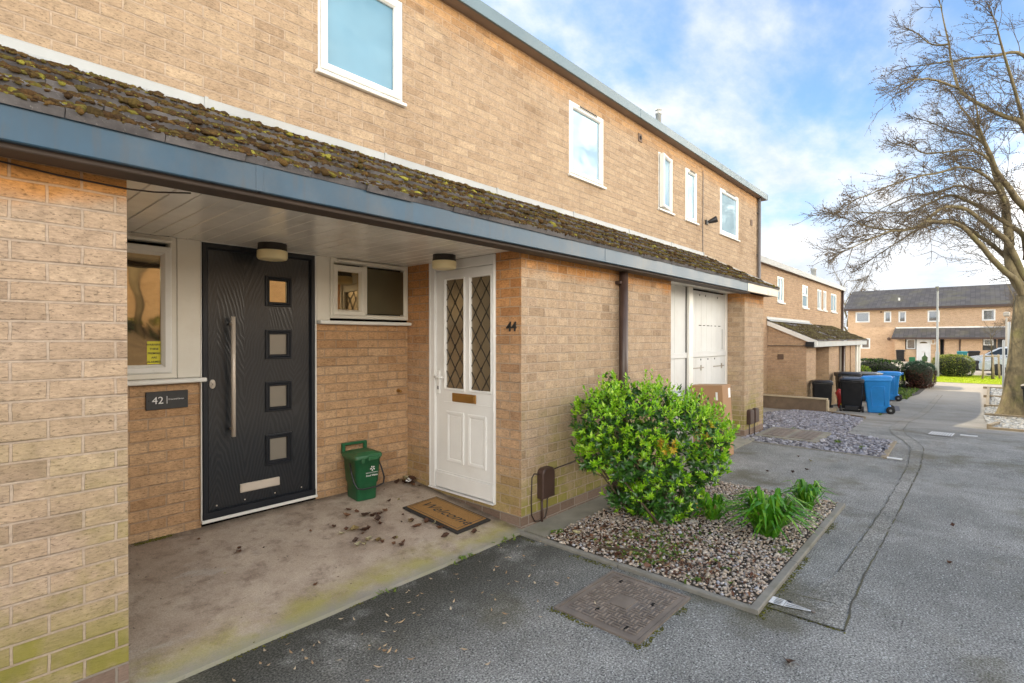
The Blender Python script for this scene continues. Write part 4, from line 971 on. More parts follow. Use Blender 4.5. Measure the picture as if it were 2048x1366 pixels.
k=MB(); loft(k,[rr(.082,.088,0,.022),rr(.088,.094,.012,.025),rr(.094,.101,.135,.028),rr(.102,.108,.145,.03),rr(.114,.120,.335,.032),rr(.122,.127,.338,.034),rr(.122,.127,.352,.034)],0,CT); k.build('body','green_plastic',t,L)
k=MB(); loft(k,[rr(.128,.134,.353,.036,dy=-.002),rr(.128,.134,.372,.036,dy=-.002),rr(.118,.124,.386,.03,dy=-.002),rr(.088,.09,.389,.02),rr(.082,.084,.398,.02),rr(.075,.078,.399,.02)],0,CT); k.cbox(-.02,.075,-.155,-.128,.335,.372,.006,0,CT); k.cbox(-.075,-.045,-.142,-.128,.318,.36,.004,0,CT); k.build('lid','green_lid',t,L)
k=MB(); 
for sx in (-1,1): k.cbox(sx*.10-.014,sx*.10+.014,.118,.15,.36,.445,.005,0,CT)
k.cbox(-.114,.114,.118,.15,.43,.452,.006,0,CT); k.build('carry_handle','green_plastic',t,L)
k=MB(); pts=[(-.128,-.04,.315),(-.134,-.075,.25),(-.132,-.12,.17),(-.115,-.148,.125),(-.07,-.158,.115),(.06,-.16,.118),(.115,-.152,.13),(.142,-.12,.17),(.146,-.07,.24),(.128,-.04,.315)]
k.tube([tuple(CT@Vector(p)) for p in pts],.0065,8); k.build('bail_handle','black_plastic',t,L)
k=MB(); FT=lambda x,z: CT@facing((x,-.1215+(.335-z)*.055-.0015,z),(1,0,0),(0,-.055,1))
text_into(k,'Food Waste',.021,FT(.03,.205),extrude=.0004,offset=.0003); text_into(k,'BOROUGH COUNCIL',.0115,FT(.03,.228),extrude=.0004)
for i in range(5):
    a=rad(45+72*i); k.add([(0,0,0),(.014*math.cos(a-.45),.014*math.sin(a-.45),0),(.021*math.cos(a),.021*math.sin(a),0),(.014*math.cos(a+.45),.014*math.sin(a+.45),0)],[(0,1,2,3)],0,False,FT(.034,.262)@Matrix.Translation((.004*math.cos(a),.004*math.sin(a),0)))
k.build('lettering','letter_white',t,L)

# cardboard box
L=(6.6,2.5,.02); t=thing('cardboard_box','tall brown cardboard box leaning by the white store door','box',L)
BT=Matrix.Translation((6.45,2.30,.02))@Matrix.Rotation(rad(-3.0),4,'X')
k=MB(); k.cbox(0,.285,0,.40,0,.885,.004,0,BT); k.build('carton','cardboard',t,L,bevel=0)
k=MB(); k.box(.12,.165,-.001,.4,.8855,.887,0,BT); k.box(-.0012,0-.0002,.06,.085,.70,.80,1,BT); k.box(.19,.262,-.0015,-.0003,.72,.84,1,BT); k.build('tape_and_labels',['cap_stone','paper'],t,L)
# ------------------------------------------------------------------ planting in the gravel bed
Z3=Vector((0,0,1))
def bush():
    L=(3.95,1.95,0); t=thing('evergreen_shrub','bright green glossy leaved shrub growing in the gravel bed against the brick wall','shrub',L)
    # lobes of the crown (centre, radii)
    LB=[((3.63,2.25,.80),(.29,.25,.25)),((3.80,2.04,.86),(.32,.31,.25)),((4.02,1.87,.77),(.32,.31,.24)),((4.17,1.70,.64),(.27,.26,.24)),((3.84,2.08,.52),(.34,.31,.27)),((4.0,1.90,.48),(.30,.28,.28)),((4.15,1.72,.47),(.24,.23,.25)),((3.57,2.33,.52),(.15,.13,.12)),((3.92,1.92,.20),(.30,.24,.19)),((4.05,1.82,.2),(.22,.2,.18)),((3.98,2.42,.98),(.11,.10,.19)),((3.72,2.16,.20),(.15,.13,.10))]
    def inside(p,skip=None,k=.88):
        return any(i!=skip and sum(((p[a]-c[a])/(r[a]*k))**2 for a in range(3))<1 for i,(c,r) in enumerate(LB))
    lf=MB(); cnt=0
    tot=sum(r[0]*r[1]+r[1]*r[2]+r[0]*r[2] for c,r in LB)
    for i,(c,r) in enumerate(LB):
        n=int(4600*(r[0]*r[1]+r[1]*r[2]+r[0]*r[2])/tot)
        for _ in range(n):
            u=Vector((RN.gauss(0,1),RN.gauss(0,1),RN.gauss(0,1))).normalized()
            o=noise.noise(Vector((u.x*2+i,u.y*2.6,u.z*2.6)))*.30
            dep=RN.random()**2.0*.5
            p=Vector([c[a]+u[a]*r[a]*(1+o-dep) for a in range(3)])
            if p.y>2.56 or p.z<.03 or inside(p,i,.78): continue
            if noise.noise(p*6.5)<-.17 and dep<.22: continue
            ax=(u*.75+Vector((0,0,.75))+Vector((U(-.4,.4),U(-.4,.4),U(-.3,.3)))).normalized()
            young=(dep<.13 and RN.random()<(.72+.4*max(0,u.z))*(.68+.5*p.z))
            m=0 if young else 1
            if (p-Vector((3.97,1.56,.74))).length<.09 and RN.random()<.3 or (p-Vector((3.76,1.79,.67))).length<.07: m=2
            if (p-Vector((4.0,1.55,.22))).length<.12 and RN.random()<.35: m=2
            q=RN.randint(5,8) if m!=1 else RN.randint(4,6); ph=U(0,6.3); a1=ax.orthogonal().normalized(); b1=ax.cross(a1)
            LL=U(.034,.056) if m!=1 else U(.042,.066)
            for k in range(q):
                an=ph+k*2.4; op=U(.35,.85) if m==0 else U(.7,1.25)
                d=ax*math.cos(op)+(a1*math.cos(an)+b1*math.sin(an))*math.sin(op)
                leaf(lf,p-ax*.012*(k%3),d,ax,LL*U(.75,1.1),LL*.36,m,.16,.18)
    for _ in range(560):                                       # upright new shoots
        c,r=RN.choice(LB[:8]); u=Vector((RN.gauss(0,1),RN.gauss(0,1),abs(RN.gauss(0,1))*.9+.1)).normalized()
        b=Vector([c[a]+u[a]*r[a]*.9 for a in range(3)])
        if b.y>2.5 or inside(b,None,.8): continue
        d=(u*.55+Vector((U(-.25,.25),U(-.25,.25),.85))).normalized(); L_=U(.05,.12)*(1.25 if u.z>.6 else 1); a1=d.orthogonal().normalized(); b1=d.cross(a1); n=RN.randint(9,14); m=0 if RN.random()<.93 else 1
        for k in range(n):
            f=k/(n-1); an=k*2.4; op=1.15-.75*f; dd=d*math.cos(op)+(a1*math.cos(an)+b1*math.sin(an))*math.sin(op)
            leaf(lf,b+d*L_*f,dd,d,U(.035,.055)*(1-.25*f),.018,m,.16,.12)
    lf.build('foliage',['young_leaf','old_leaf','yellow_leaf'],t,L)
    k=MB()
    for i in range(26):
        b=Vector((3.92+U(-.2,.2),1.95+U(-.16,.2),0)); c,r=RN.choice(LB); e=Vector(c)+Vector((U(-.2,.2),U(-.2,.2),U(-.1,.15)))
        if e.y>2.5: e.y=2.5
        mid=(b+e)/2+Vector((U(-.06,.06),U(-.06,.06),U(0,.08))); k.tube([b,mid,e],[U(.008,.014),.007,.003],6)
    k.build('stems','twig',t,L)
bush()
def lily(x,y,n,Rm,H,label):
    L=(x,y,.01); t=thing('strappy_plant',label,'plant',L,'green strappy leaved plants in the gravel bed'); k=MB()
    for i in range(n):
        a=U(0,2*PI); r0=U(0,.07)*Rm/.4; p=Vector((x+r0*math.cos(a+U(-1,1)),y+r0*math.sin(a+U(-1,1)),.005)); d=Vector((math.cos(a),math.sin(a),0)); s=Vector((-d.y,d.x,0))
        reach=U(.35,1)*Rm; h=H*U(.55,1.05)*(1.15-reach/Rm*.45); w=U(.010,.017); droop=U(.0,.42); pr=None; seg=7
        for q in range(seg+1):
            f=q/seg; c=p+d*reach*(f**1.25)+Z3*(h*math.sin(min(f*1.9,PI*.5+.0*f))*1.0 if f<.55 else h*(1-droop*((f-.55)/.45)**1.6))
            ww=w*(1-f**2.2)*(.6+.4*min(1,f*5))+.0006; l=c-s*ww+Z3*ww*.5; m_=c; r=c+s*ww+Z3*ww*.5
            if pr: k.add([pr[0],pr[1],pr[2],l,m_,r],[(0,1,4,3),(1,2,5,4)],0,True)
            pr=(l,m_,r)
    k.build('leaves','blade',t,L)
lily(4.13,1.17,190,.37,.36,'largest strappy green plant, in front of the gravel bed by the kerb'); lily(5.0,1.10,80,.24,.28,'small strappy green plant at the far corner of the gravel bed'); lily(4.18,1.60,80,.22,.24,'strappy green plant half hidden at the foot of the shrub')
k=MB()
for cx,cy,s,n in ((3.5,1.68,.2,70),(3.46,1.92,.1,26),(3.16,1.72,.14,50),(3.2,1.95,.1,16),(3.85,.97,.08,18),(3.12,2.33,.06,16),(3.08,1.55,.1,30),(3.75,1.5,.25,26),(3.04,1.25,.06,12),(3.3,1.2,.2,10),(3.3,1.56,.1,34)):
    for i in range(n):
        p=Vector((cx+RN.gauss(0,s*.5),cy+RN.gauss(0,s*.5),.03))
        for q in range(RN.randint(3,6)): leaf(k,p,Vector((U(-1,1),U(-1,1),U(.1,1.0))),Z3,U(.012,.03),U(.008,.016),0)
for (x,y,n) in ((8.6,1.5,40),(8.35,1.2,24),(9.5,2.3,40),(16.2,1.9,50),(1.75,2.53,8),(2.35,2.55,14),(2.75,2.55,14)):
    for i in range(n):
        p=Vector((x+RN.gauss(0,.05),y+RN.gauss(0,.02),g(x)+.015))
        for q in range(4): leaf(k,p,Vector((U(-1,1),U(-1,1),U(.2,1.2))),Z3,U(.012,.035),U(.006,.012),0)
tag(k.build('weeds','weed'),kind='stuff')
k=MB()
def mossline(a,b,n,sp):
    for i in range(n):
        f=RN.random(); x,y=a[0]+(b[0]-a[0])*f+RN.gauss(0,sp),a[1]+(b[1]-a[1])*f+RN.gauss(0,sp); s=U(.0018,.0045)
        if noise.noise(Vector((x*4,y*4,0)))<-.1: continue
        T=Matrix.Translation((x,y,g(x)+.002+(slabz(y) if (.53<x<2.98 and y>2.58) else 0)))@Matrix.Diagonal((s*1.6,s*1.3,s*.35,1)); k.add([v*U(.7,1.2) for v in ICO1[0]],ICO1[1],0,True,T)
mossline((2.9,.862),(5.3,.862),800,.012); mossline((2.23,1.2),(2.9,1.2),240,.012); mossline((2.24,1.2),(2.24,1.75),220,.01); mossline((.6,2.562),(2.95,2.562),400,.01); mossline((.84,4.0),(1.05,4.01),260,.012); mossline((2.9,1.75),(2.9,2.5),300,.012); mossline((3.06,.5),(3.07,.85),160,.008); mossline((7.8,.86),(9.3,.86),260,.015)
tag(k.build('ground_moss','ground_moss'),kind='stuff')

# dead leaves, seed leaves and litter: every one its own object
def proto(kind):
    k=MB()
    if kind<3:
        n=9; L_=.05; W=[.0,.016,.024,.026,.02,.012,.002]; cur=[.010,.018,.006][kind]
        pr=None
        for i,w in enumerate(W):
            f=i/(len(W)-1); x=(f-.5)*L_; j=.004*math.sin(i*2.1+kind); c=(x,j,.004+cur*(2*f-1)**2+.003*math.sin(f*7+kind)); l=(x,w+j,.003+cur*1.2*(2*f-1)**2+w*.5); r=(x,-w+j,.002+cur*(2*f-1)**2+w*.25*(kind+.3))
            if pr: k.add([pr[0],pr[1],pr[2],l,c,r],[(0,1,4,3),(1,2,5,4)],0,True)
            pr=(l,c,r)
        k.tube([(-.025,0,.008),(-.045,.004,.004)],.001,4)
    else:
        pr=None
        for i,w in enumerate((0,.0035,.005,.0045,.002,0)):
            x=(i/5-.5)*.032; z=.003+.004*(i/5-.4)**2*4; l=(x,w,z+.001); r=(x,-w,z)
            if pr: k.add([pr[0],pr[1],l,r],[(0,1,3,2)],0,True)
            pr=(l,r)
    return k
def zat(x,y): return slabz(y) if (.525<x<2.99 and y>2.57) else g(x)
protos=[]
for kd in range(4):
    o=proto(kd).build('dead_leaf' if kd<3 else 'seed_leaf','dead_leaf' if kd<3 else 'seed_leaf'); o.hide_render=False; protos.append(o)
used=[False]*4
def scatter(kd,x,y,s,label,group,cat,dz=0):
    if not used[kd]: o=protos[kd]; used[kd]=True
    else: o=protos[kd].copy(); COL.objects.link(o)
    o.location=(x,y,zat(x,y)+.004+dz); o.scale=(s*U(.8,1.25),s*U(.7,1.2),s*U(.7,1.6)); o.rotation_euler=(U(-.25,.25),U(-.25,.25),U(0,6.28)); tag(o,label,cat,group)
SP=[(1.95,3.1,5,.08),(2.05,3.28,6,.07),(2.25,3.38,6,.09),(2.15,3.05,7,.1),(2.38,3.2,6,.1),(2.2,3.6,3,.08),(2.45,3.5,3,.1),(1.3,3.55,2,.05),(2.5,3.05,3,.1),(1.9,3.5,4,.2),(2.65,2.75,3,.15)]
for x,y,n,s in SP:
    for i in range(n): scatter(RN.randrange(3),min(2.9,x+RN.gauss(0,s*.6)),min(3.95,max(2.65,y+RN.gauss(0,s*.6))),U(.5,1.25),'curled brown dead leaf lying on the concrete porch floor','dead leaves scattered on the porch floor','leaf')
for i in range(24): scatter(RN.randrange(3),2.93-abs(RN.gauss(0,.07)),3.95-abs(RN.gauss(0,.09)),U(.8,1.4),'curled brown dead leaf heaped in the porch corner beside the white door','dead leaves heaped in the porch corner','leaf',U(0,.03))
for i in range(14): scatter(RN.randrange(3),U(.7,2.9),U(2.7,3.9),U(.25,.6),'curled brown dead leaf lying on the concrete porch floor','dead leaves scattered on the porch floor','leaf')
for i in range(8): scatter(RN.randrange(3),U(3.0,3.5),U(1.5,2.3),U(.8,1.2),'brown dead leaf on the pebbles of the gravel bed','dead leaves on the gravel bed','leaf',.03)
for (x,y) in ((2.59,.64),(4.45,.14),(5.34,.15)): scatter(1,x,y,U(.6,.9),'dark dead leaf lying alone on the open asphalt','dark leaves on the open asphalt','leaf')
for i in range(5): scatter(1,6.6+U(-.5,.6),1.6+U(-.3,.3),U(.6,1),'dark dead leaf on the asphalt drive before the store door','dark leaves on the asphalt drive','leaf')
n=0
while n<100:
    x,y=U(.8,3.0),2.5-abs(RN.gauss(0,.42))
    if y<1.0 or (2.25<x<2.88 and 1.2<y<1.74 and RN.random()<.7): continue
    scatter(3,x,y,U(.7,1.25),'slender tan leaf lying on the asphalt near the porch','tan leaves scattered on the asphalt','leaf',.012 if (2.25<x<2.88 and 1.2<y<1.74) else 0); n+=1
def lump(name,mat,label,cat,x,y,s,group=None,flat=.6,z=.02):
    k=MB(); o=Vector((x*9,y*7,1)); T=Matrix.Translation((x,y,zat(x,y)+z))@Matrix.Diagonal((s,s*.8,s*flat,1))
    k.add([v*(1+.6*noise.noise(v*2.5+o)) for v in ICO2[0]],ICO2[1],0,False,T); return single(k,name,mat,label,cat,(x,y,zat(x,y)),group)
k=MB()
for i in range(900):
    x=3.0+abs(RN.gauss(0,.45)); y=U(1.2,2.34) if RN.random()<.7 else U(.95,2.3)
    if x>5.2: continue
    leaf(k,Vector((x,y,U(.03,.045))),Vector((U(-1,1),U(-1,1),U(-.1,.35))),Z3,U(.015,.045),U(.008,.022),0,.2,.3)
tag(k.build('leaf_litter','litter_leaf'),kind='stuff')
lump('foil_wrapper','foil','crumpled pale blue foil wrapper among the weeds in the gravel bed','litter',3.43,1.74,.035)
lump('white_stone','pale_chip','large pale stone in the gravel bed in front of the shrub','stone',4.02,1.68,.042)
lump('paper_scrap','paper','white scrap of paper among the leaves in the porch corner','litter',2.87,3.86,.03,z=.04)
lump('wood_offcut','cap_stone','small tan wooden block at the near side of the gravel bed','litter',3.2,1.98,.028)
lump('litter_scrap','foil','grey scrap of litter under the front of the shrub','litter',3.72,2.02,.025)
lump('litter_scrap','foil','silvery wrapper caught on top of the green shrub','litter',4.03,1.83,.045,z=1.03)
k=MB(); k.tube([(3.05,1.95,.04),(3.2,1.7,.035),(3.08,1.45,.03)],[.008,.012,.004],7); single(k,'fallen_stick','twig','mossy stick lying on the pebbles along the near kerb','stick',(3.1,1.7,0))
k=MB(); k.tube([(4.45,1.05,.035),(4.3,1.3,.045),(4.28,1.42,.035)],[.003,.004,.002],5); single(k,'fallen_stick','twig','thin dry twig on the pebbles behind the largest strappy plant','stick',(4.35,1.25,0))

# ------------------------------------------------------------------ the big bare tree
LIMBS={
'T':[(20.03,-0.73,-0.85),(20.04,-0.74,-0.59),(20.06,-0.76,0.33),(20.11,-0.81,1.16),(20.17,-0.86,1.92),(20.23,-0.92,2.69)],
'A':[(20.2,-0.89,2.55),(19.89,-0.75,3.05),(19.42,-0.43,3.37),(18.92,-0.07,3.88),(18.49,0.21,4.32),(18.09,0.45,4.51),(17.6,0.79,4.54),(17.21,1.02,4.5),(16.65,1.43,4.25),(16.12,1.82,4.16),(15.39,2.41,3.75),(14.87,2.79,3.39)],
'B':[(20.23,-0.92,2.69),(20.32,-0.76,3.33),(20.22,-0.4,3.95),(20.11,-0.03,4.38),(20.01,0.34,4.75),(19.84,0.78,4.96),(19.66,1.22,4.82),(19.37,1.79,4.43),(19.06,2.37,3.94),(18.91,2.79,3.5)],
'C':[(20.23,-0.92,3.1),(19.92,-0.65,3.94),(19.61,-0.39,4.36),(19.19,0.0,4.73),(18.8,0.36,5.06),(18.3,0.82,5.0),(17.81,1.28,4.49),(17.06,2.03,4.45),(16.46,2.61,4.67),(16.02,3.02,4.89)],
'D':[(20.28,-0.97,3.66),(20.34,-0.9,4.3),(20.21,-0.61,4.67),(20.0,-0.25,4.98),(19.7,0.23,5.35),(19.43,0.65,5.57),(19.07,1.19,5.32),(18.8,1.62,5.13),(17.63,3.04,5.15),(16.7,4.21,5.54)],
'E':[(20.23,-0.92,2.69),(20.11,-0.62,3.48),(20.24,-0.59,4.42),(20.35,-0.53,5.2),(20.42,-0.44,5.63),(20.42,-0.27,6.48),(20.41,-0.09,7.1),(20.41,0.08,7.55),(20.32,0.35,8.14),(20.22,0.63,8.71)],
'F':[(20.3,-0.53,5.19),(19.65,-0.29,5.73),(18.93,0.02,5.97),(18.14,0.4,6.0),(17.35,0.78,5.76),(16.5,1.23,5.53),(15.6,1.74,5.18),(14.79,2.14,4.85)],
'G':[(20.48,-0.27,6.49),(19.79,0.02,6.74),(19.0,0.42,6.7),(17.98,1.07,6.48),(17.26,1.39,6.6),(16.51,1.75,6.76)],
'H':[(20.28,-0.97,3.66),(19.98,-1.0,4.81),(19.37,-0.69,5.26),(18.75,-0.37,5.77),(18.19,-0.13,6.35),(17.73,0.02,6.83),(17.31,0.11,7.28)],
'I':[(20.33,-1.02,4.86),(20.48,-1.17,6.29),(20.23,-0.88,7.4),(19.87,-0.48,7.64),(19.46,-0.03,7.94),(19.02,0.47,8.43),(18.86,0.66,9.65),(18.71,0.84,10.75)],
'J':[(19.02,0.47,8.43),(18.1,1.09,8.55),(17.36,1.51,8.32),(16.58,1.98,7.94)],
'K':[(20.48,-1.17,6.29),(20.82,-1.28,8.17),(20.71,-0.9,9.53),(20.39,-0.29,9.59),(20.16,0.21,9.62),(19.86,0.79,9.58),(19.51,1.43,9.57)],
'M':[(18.86,0.66,9.65),(18.86,1.04,9.79),(18.88,1.39,10.25)],
'N':[(20.23,-0.88,7.4),(19.52,-0.58,8.62),(18.88,-0.36,9.38),(18.3,-0.21,9.83)],
'O':[(20.23,-0.92,2.69),(20.79,-1.34,3.96),(21.44,-1.87,4.82),(22.39,-2.73,5.42),(23.35,-3.61,5.6)],
'Q':[(20.33,-1.02,4.86),(20.56,-1.51,6.24),(20.96,-2.19,7.27),(21.43,-2.96,7.73)],
'R':[(20.58,-1.26,8.1),(21.06,-1.53,9.58),(21.68,-1.97,10.81),(22.22,-2.3,12.06)],
'S':[(20.23,-0.92,2.55),(20.07,-1.3,3.33),(20.15,-1.94,3.81),(20.28,-2.65,3.74),(20.37,-3.32,3.18)],
'U':[(20.08,-0.43,5.56),(20.13,-0.04,5.67),(20.09,0.45,5.95),(19.99,1.01,5.84),(19.66,1.82,5.7),(19.41,2.55,5.31),(19.24,3.18,4.75)],
'V':[(20.05,-0.09,7.0),(20.13,0.24,7.39),(20.1,0.68,7.62),(19.96,1.25,8.06),(19.8,1.85,8.33)],
}
def tree(name,label,loc):
    t=thing(name,label,'tree',loc)
    def smooth(P,n=5):
        P=[Vector(p) for p in P]; o=[]
        for i in range(len(P)-1):
            p0=P[max(i-1,0)]; p1=P[i]; p2=P[i+1]; p3=P[min(i+2,len(P)-1)]
            for q in range(n):
                u=q/n; o.append(.5*((2*p1)+(p2-p0)*u+(2*p0-5*p1+4*p2-p3)*u*u+(3*p1-p0-3*p2+p3)*u**3))
        return o+[P[-1]]
    k=MB(); T=smooth(LIMBS['T'])
    n=len(T); rs=[]
    for i,p in enumerate(T):
        f=i/(n-1); z=p.z-g(20); rs.append(.245+.20*math.exp(-max(0,z)/.45)-.05*f)
    # trunk with buttress ripples
    i0=len(k.v); q_=28
    for i,p in enumerate(T):
        for q in range(q_):
            a=2*PI*q/q_; z=max(0,p.z-g(20)); r=rs[i]*(1+.10*math.exp(-z/.5)*math.cos(5*a+1)+.07*noise.noise(Vector((math.cos(a)*1.3,math.sin(a)*1.3,p.z*1.1))))
            k.v.append((p.x+r*math.cos(a),p.y+r*math.sin(a),p.z))
    for i in range(n-1):
        for q in range(q_): k.f.append((i0+i*q_+q,i0+i*q_+(q+1)%q_,i0+(i+1)*q_+(q+1)%q_,i0+(i+1)*q_+q)); k.mi.append(0); k.sm.append(True)
    R0={'A':.075,'B':.062,'C':.07,'D':.065,'E':.12,'F':.038,'G':.034,'H':.095,'I':.075,'J':.026,'K':.05,'M':.022,'N':.035,'O':.09,'Q':.07,'R':.05,'S':.09,'U':.034,'V':.03}
    lines=[]
    for kx,P in LIMBS.items():
        if kx=='T': continue
        S_=smooth(P[:-1] if kx in 'ABCDJUVG' else P,4); m=len(S_); r0=R0[kx]; rr_=[max(.012,r0*(1-i/(m-1))**.9+.01) for i in range(m)]
        for i in range(1,m): S_[i]=S_[i]+Vector((noise.noise(S_[i]*2.1),noise.noise(S_[i]*2.1+Vector((9,0,0))),noise.noise(S_[i]*2.1+Vector((0,9,0)))))*.035
        k.tube(S_,rr_,10 if r0>.06 else 7); lines.append((S_,rr_,kx))
    k.build('trunk','bark',t,loc)
    w=MB()
    def twig(p,d,L,r,lev):
        seg=5 if lev<2 else 4; pts=[p]; dd=d.normalized(); ok=[]
        for i in range(seg):
            dd=(dd+Vector((U(-.3,.3),U(-.3,.3),U(-.26,.2)))*.75+Vector((0,.05,-.02+.06*lev))).normalized(); pts.append(pts[-1]+dd*L/seg); ok.append(dd.copy())
        w.tube(pts,[r*(1-.75*i/seg) for i in range(seg+1)],5 if lev==0 else (4 if lev==1 else 3),cap=False,sm=True)
        if lev<2:
            n=RN.randint(4,6) if lev==0 else RN.randint(2,4)
            for i in range(n):
                f=U(.18,.98); b=min(seg-1,int(f*seg)); q=pts[b]+(pts[b+1]-pts[b])*(f*seg-b); ax=ok[b]
                side=ax.orthogonal().normalized(); side.rotate(Matrix.Rotation(U(0,6.3),3,ax)); twig(q,(ax*U(.6,1.0)+side*U(.5,.95)).normalized(),L*U(.32,.6),r*.68,lev+1)
        if lev>=1:                                            # buds
            for pt in pts[2:]:
                if RN.random()<.62:
                    s=U(.009,.015); side=Vector((U(-1,1),U(-1,1),U(-.4,1))).normalized(); c=pt+side*s*1.2
                    a=side*s*1.7; b=side.orthogonal().normalized()*s*.75; e=side.cross(b).normalized()*s*.75
                    w.add([c-a,c+b,c+e,c-b,c-e,c+a],[(0,1,2),(0,2,3),(0,3,4),(0,4,1),(5,2,1),(5,3,2),(5,4,3),(5,1,4)],1,False)
    for S_,rr_,kx in lines:
        m=len(S_); ln=sum((S_[i+1]-S_[i]).length for i in range(m-1))
        n=int(ln*(7.0 if kx in 'ABCDFGUV' else 5.6))
        for i in range(n):
            f=U(.22 if rr_[0]>.08 else .08,1); b=min(m-2,int(f*(m-1))); q=S_[b]+(S_[b+1]-S_[b])*U(0,1); ax=(S_[b+1]-S_[b]).normalized()
            side=ax.orthogonal().normalized(); side.rotate(Matrix.Rotation(U(0,6.3),3,ax))
            twig(q,(ax*U(.5,1.1)+side*U(.5,1.0)+Vector((0,.12,.1 if f<.7 else -.12))).normalized(),U(.5,1.3)*(1.15-f*.4),U(.0075,.012),0)
        for _ in range(3): twig(S_[-1],(S_[-1]-S_[-2]).normalized(),U(.5,.9),.012,0)
    w.build('branches',['twig','bud'],t,loc)
    return t
TREE=tree('bare_tree','large bare tree with spreading budding branches in the slate bed on the right',(20.0,-.72,g(20)))
ft=copy_tree(TREE); ft.location=(76,12.0,-1.2); ft.rotation_euler=(0,0,rad(150)); ft.scale=(.8,.8,.95); ft['label']='distant bare tree top showing above the far roof, left of the lamp post'
ft=copy_tree(TREE); ft.location=(47,-1.9,-.5); ft.rotation_euler=(0,0,rad(75)); ft.scale=(.42,.42,.48); ft['label']='small bare tree behind the large trunk, in front of the far houses'

# ------------------------------------------------------------------ wheelie bins
def make_bin(body,lidm,label,x,y,rz,s=1.0,h=1.0,tilt=0,dz=0):
    L=(x,y,g(x)+dz); t=thing('wheelie_bin',label,'wheelie bin',L,'wheelie bins',rz); t.scale=(s,s,s*h); t.rotation_euler=(0,tilt,rz)
    O=(0,0,0)
    def ring(xb,xf,w,z,r=.04): 
        n=4; o=[]
        for cx,cy,a0 in ((xf-r,w-r,0),(xb+r,w-r,PI/2),(xb+r,-w+r,PI),(xf-r,-w+r,1.5*PI)):
            for i in range(n+1): a=a0+PI/2*i/n; o.append((cx+r*math.cos(a),cy+r*math.sin(a),z))
        return o
    k=MB(); loft(k,[ring(-.20,.245,.215,.03),ring(-.215,.262,.232,.06),ring(-.27,.315,.272,.84),ring(-.275,.32,.277,.845),ring(-.30,.345,.298,.86),ring(-.302,.347,.30,.925),ring(-.28,.33,.28,.926)])
    for sy in (-1,1):                                         # embossed side panels
        pts=[(-.12,.20,.14),(.15,.20,.14),(.17,.66,.14),(.10,.72,.14),(-.14,.72,.14)]
        def sidey(z): return sy*(.232+(z-.06)*(.272-.232)/.78+.004)
        k.tube([(px_,sidey(pz),pz) for px_,pz,_ in pts]+[(-.12,sidey(.20),.20)],.007,5)
    k.cbox(.25,.30,-.15,.15,.30,.34,.01); k.cbox(-.262,-.20,-.17,.17,.06,.20,.015)
    k.build('body',body,t,O)
    k=MB(); loft(k,[ring(-.325,.375,.305,.928,.05),ring(-.328,.380,.308,.945,.05),ring(-.29,.33,.27,.975,.06),ring(-.18,.22,.16,.985,.06)]); k.tube([(-.20,-.2,.978),(.22,-.2,.976)],.012,6); k.tube([(-.20,.2,.978),(.22,.2,.976)],.012,6); k.cbox(.365,.40,-.11,.11,.925,.945,.006); k.build('lid',lidm,t,O)
    k=MB(); k.tube([(-.36,-.25,.945),(-.36,.25,.945)],.016,10)
    for yy in (-.2,0,.2): k.cbox(-.37,-.285,yy-.02,yy+.02,.895,.95,.006)
    k.build('handle',lidm,t,O)
    for sy in (-1,1):
        k=MB(); T=Matrix.Translation((-.245,sy*.265,.10))@Matrix.Rotation(PI/2,4,'X'); k.lathe([(.06,-.028),(.092,-.03),(.10,-.02),(.10,.02),(.092,.03),(.06,.028)],24,0,T); k.lathe([(.03,-.034),(.03,.034)],14,1,T); k.build('wheel',['black_rubber','metal_grey'],t,O)
    k=MB(); k.tube([(-.245,-.26,.10),(-.245,.26,.10)],.012,8); k.build('axle','metal_dull',t,O)
    return t
make_bin('black_plastic','black_plastic','small black wheelie bin behind the low wall, nearest the pale door',16.6,3.28,rad(15),.84)
make_bin('black_plastic','black_plastic','black wheelie bin with its ribbed back turned, left of the front blue bin',17.15,2.66,rad(8),.96,1.0,rad(-3))
make_bin('black_plastic','black_plastic','black wheelie bin mostly hidden behind the ribbed black bin',19.6,3.16,rad(20),1.06,1.05)
B4=make_bin('blue_plastic','blue_plastic','bright blue wheelie bin in front, leaning towards the houses',17.4,2.05,rad(97),1.02,1.02,rad(2.5))
make_bin('black_plastic','metal_grey','dark wheelie bin with a pale lid behind the front blue bin',22.2,2.95,rad(85),1.05)
make_bin('blue_plastic','blue_plastic','second blue wheelie bin, behind the front one and beside the hedge',23.1,2.42,rad(95),1.05)
rb=make_bin('black_plastic','metal_dull','black wheelie bin with grey lid standing right of the big tree trunk',18.6,-1.12,rad(170),1.0)
k=MB(); k.box(-.05,.1,.243,.256,.42,.66); o=k.build('sticker','blue_plastic',rb,(0,0,0))
k=MB(); P_=[(18.2,3.12,-.05),(18.2,3.17,-.16),(18.2,3.10,-.3),(18.2,3.13,-.62)]; k.tube(P_,[.05,.085,.09,.04],8,0); k.tube([(18.18,3.02,-.3),(18.18,3.08,-.55),(18.18,3.05,-.66)],[.03,.06,.02],7,1)
single(k,'toy_bundle',['red_plastic','yellow_plastic'],'red and yellow plastic toy standing between the two black bins','toy',(18.2,3.1,-.66))

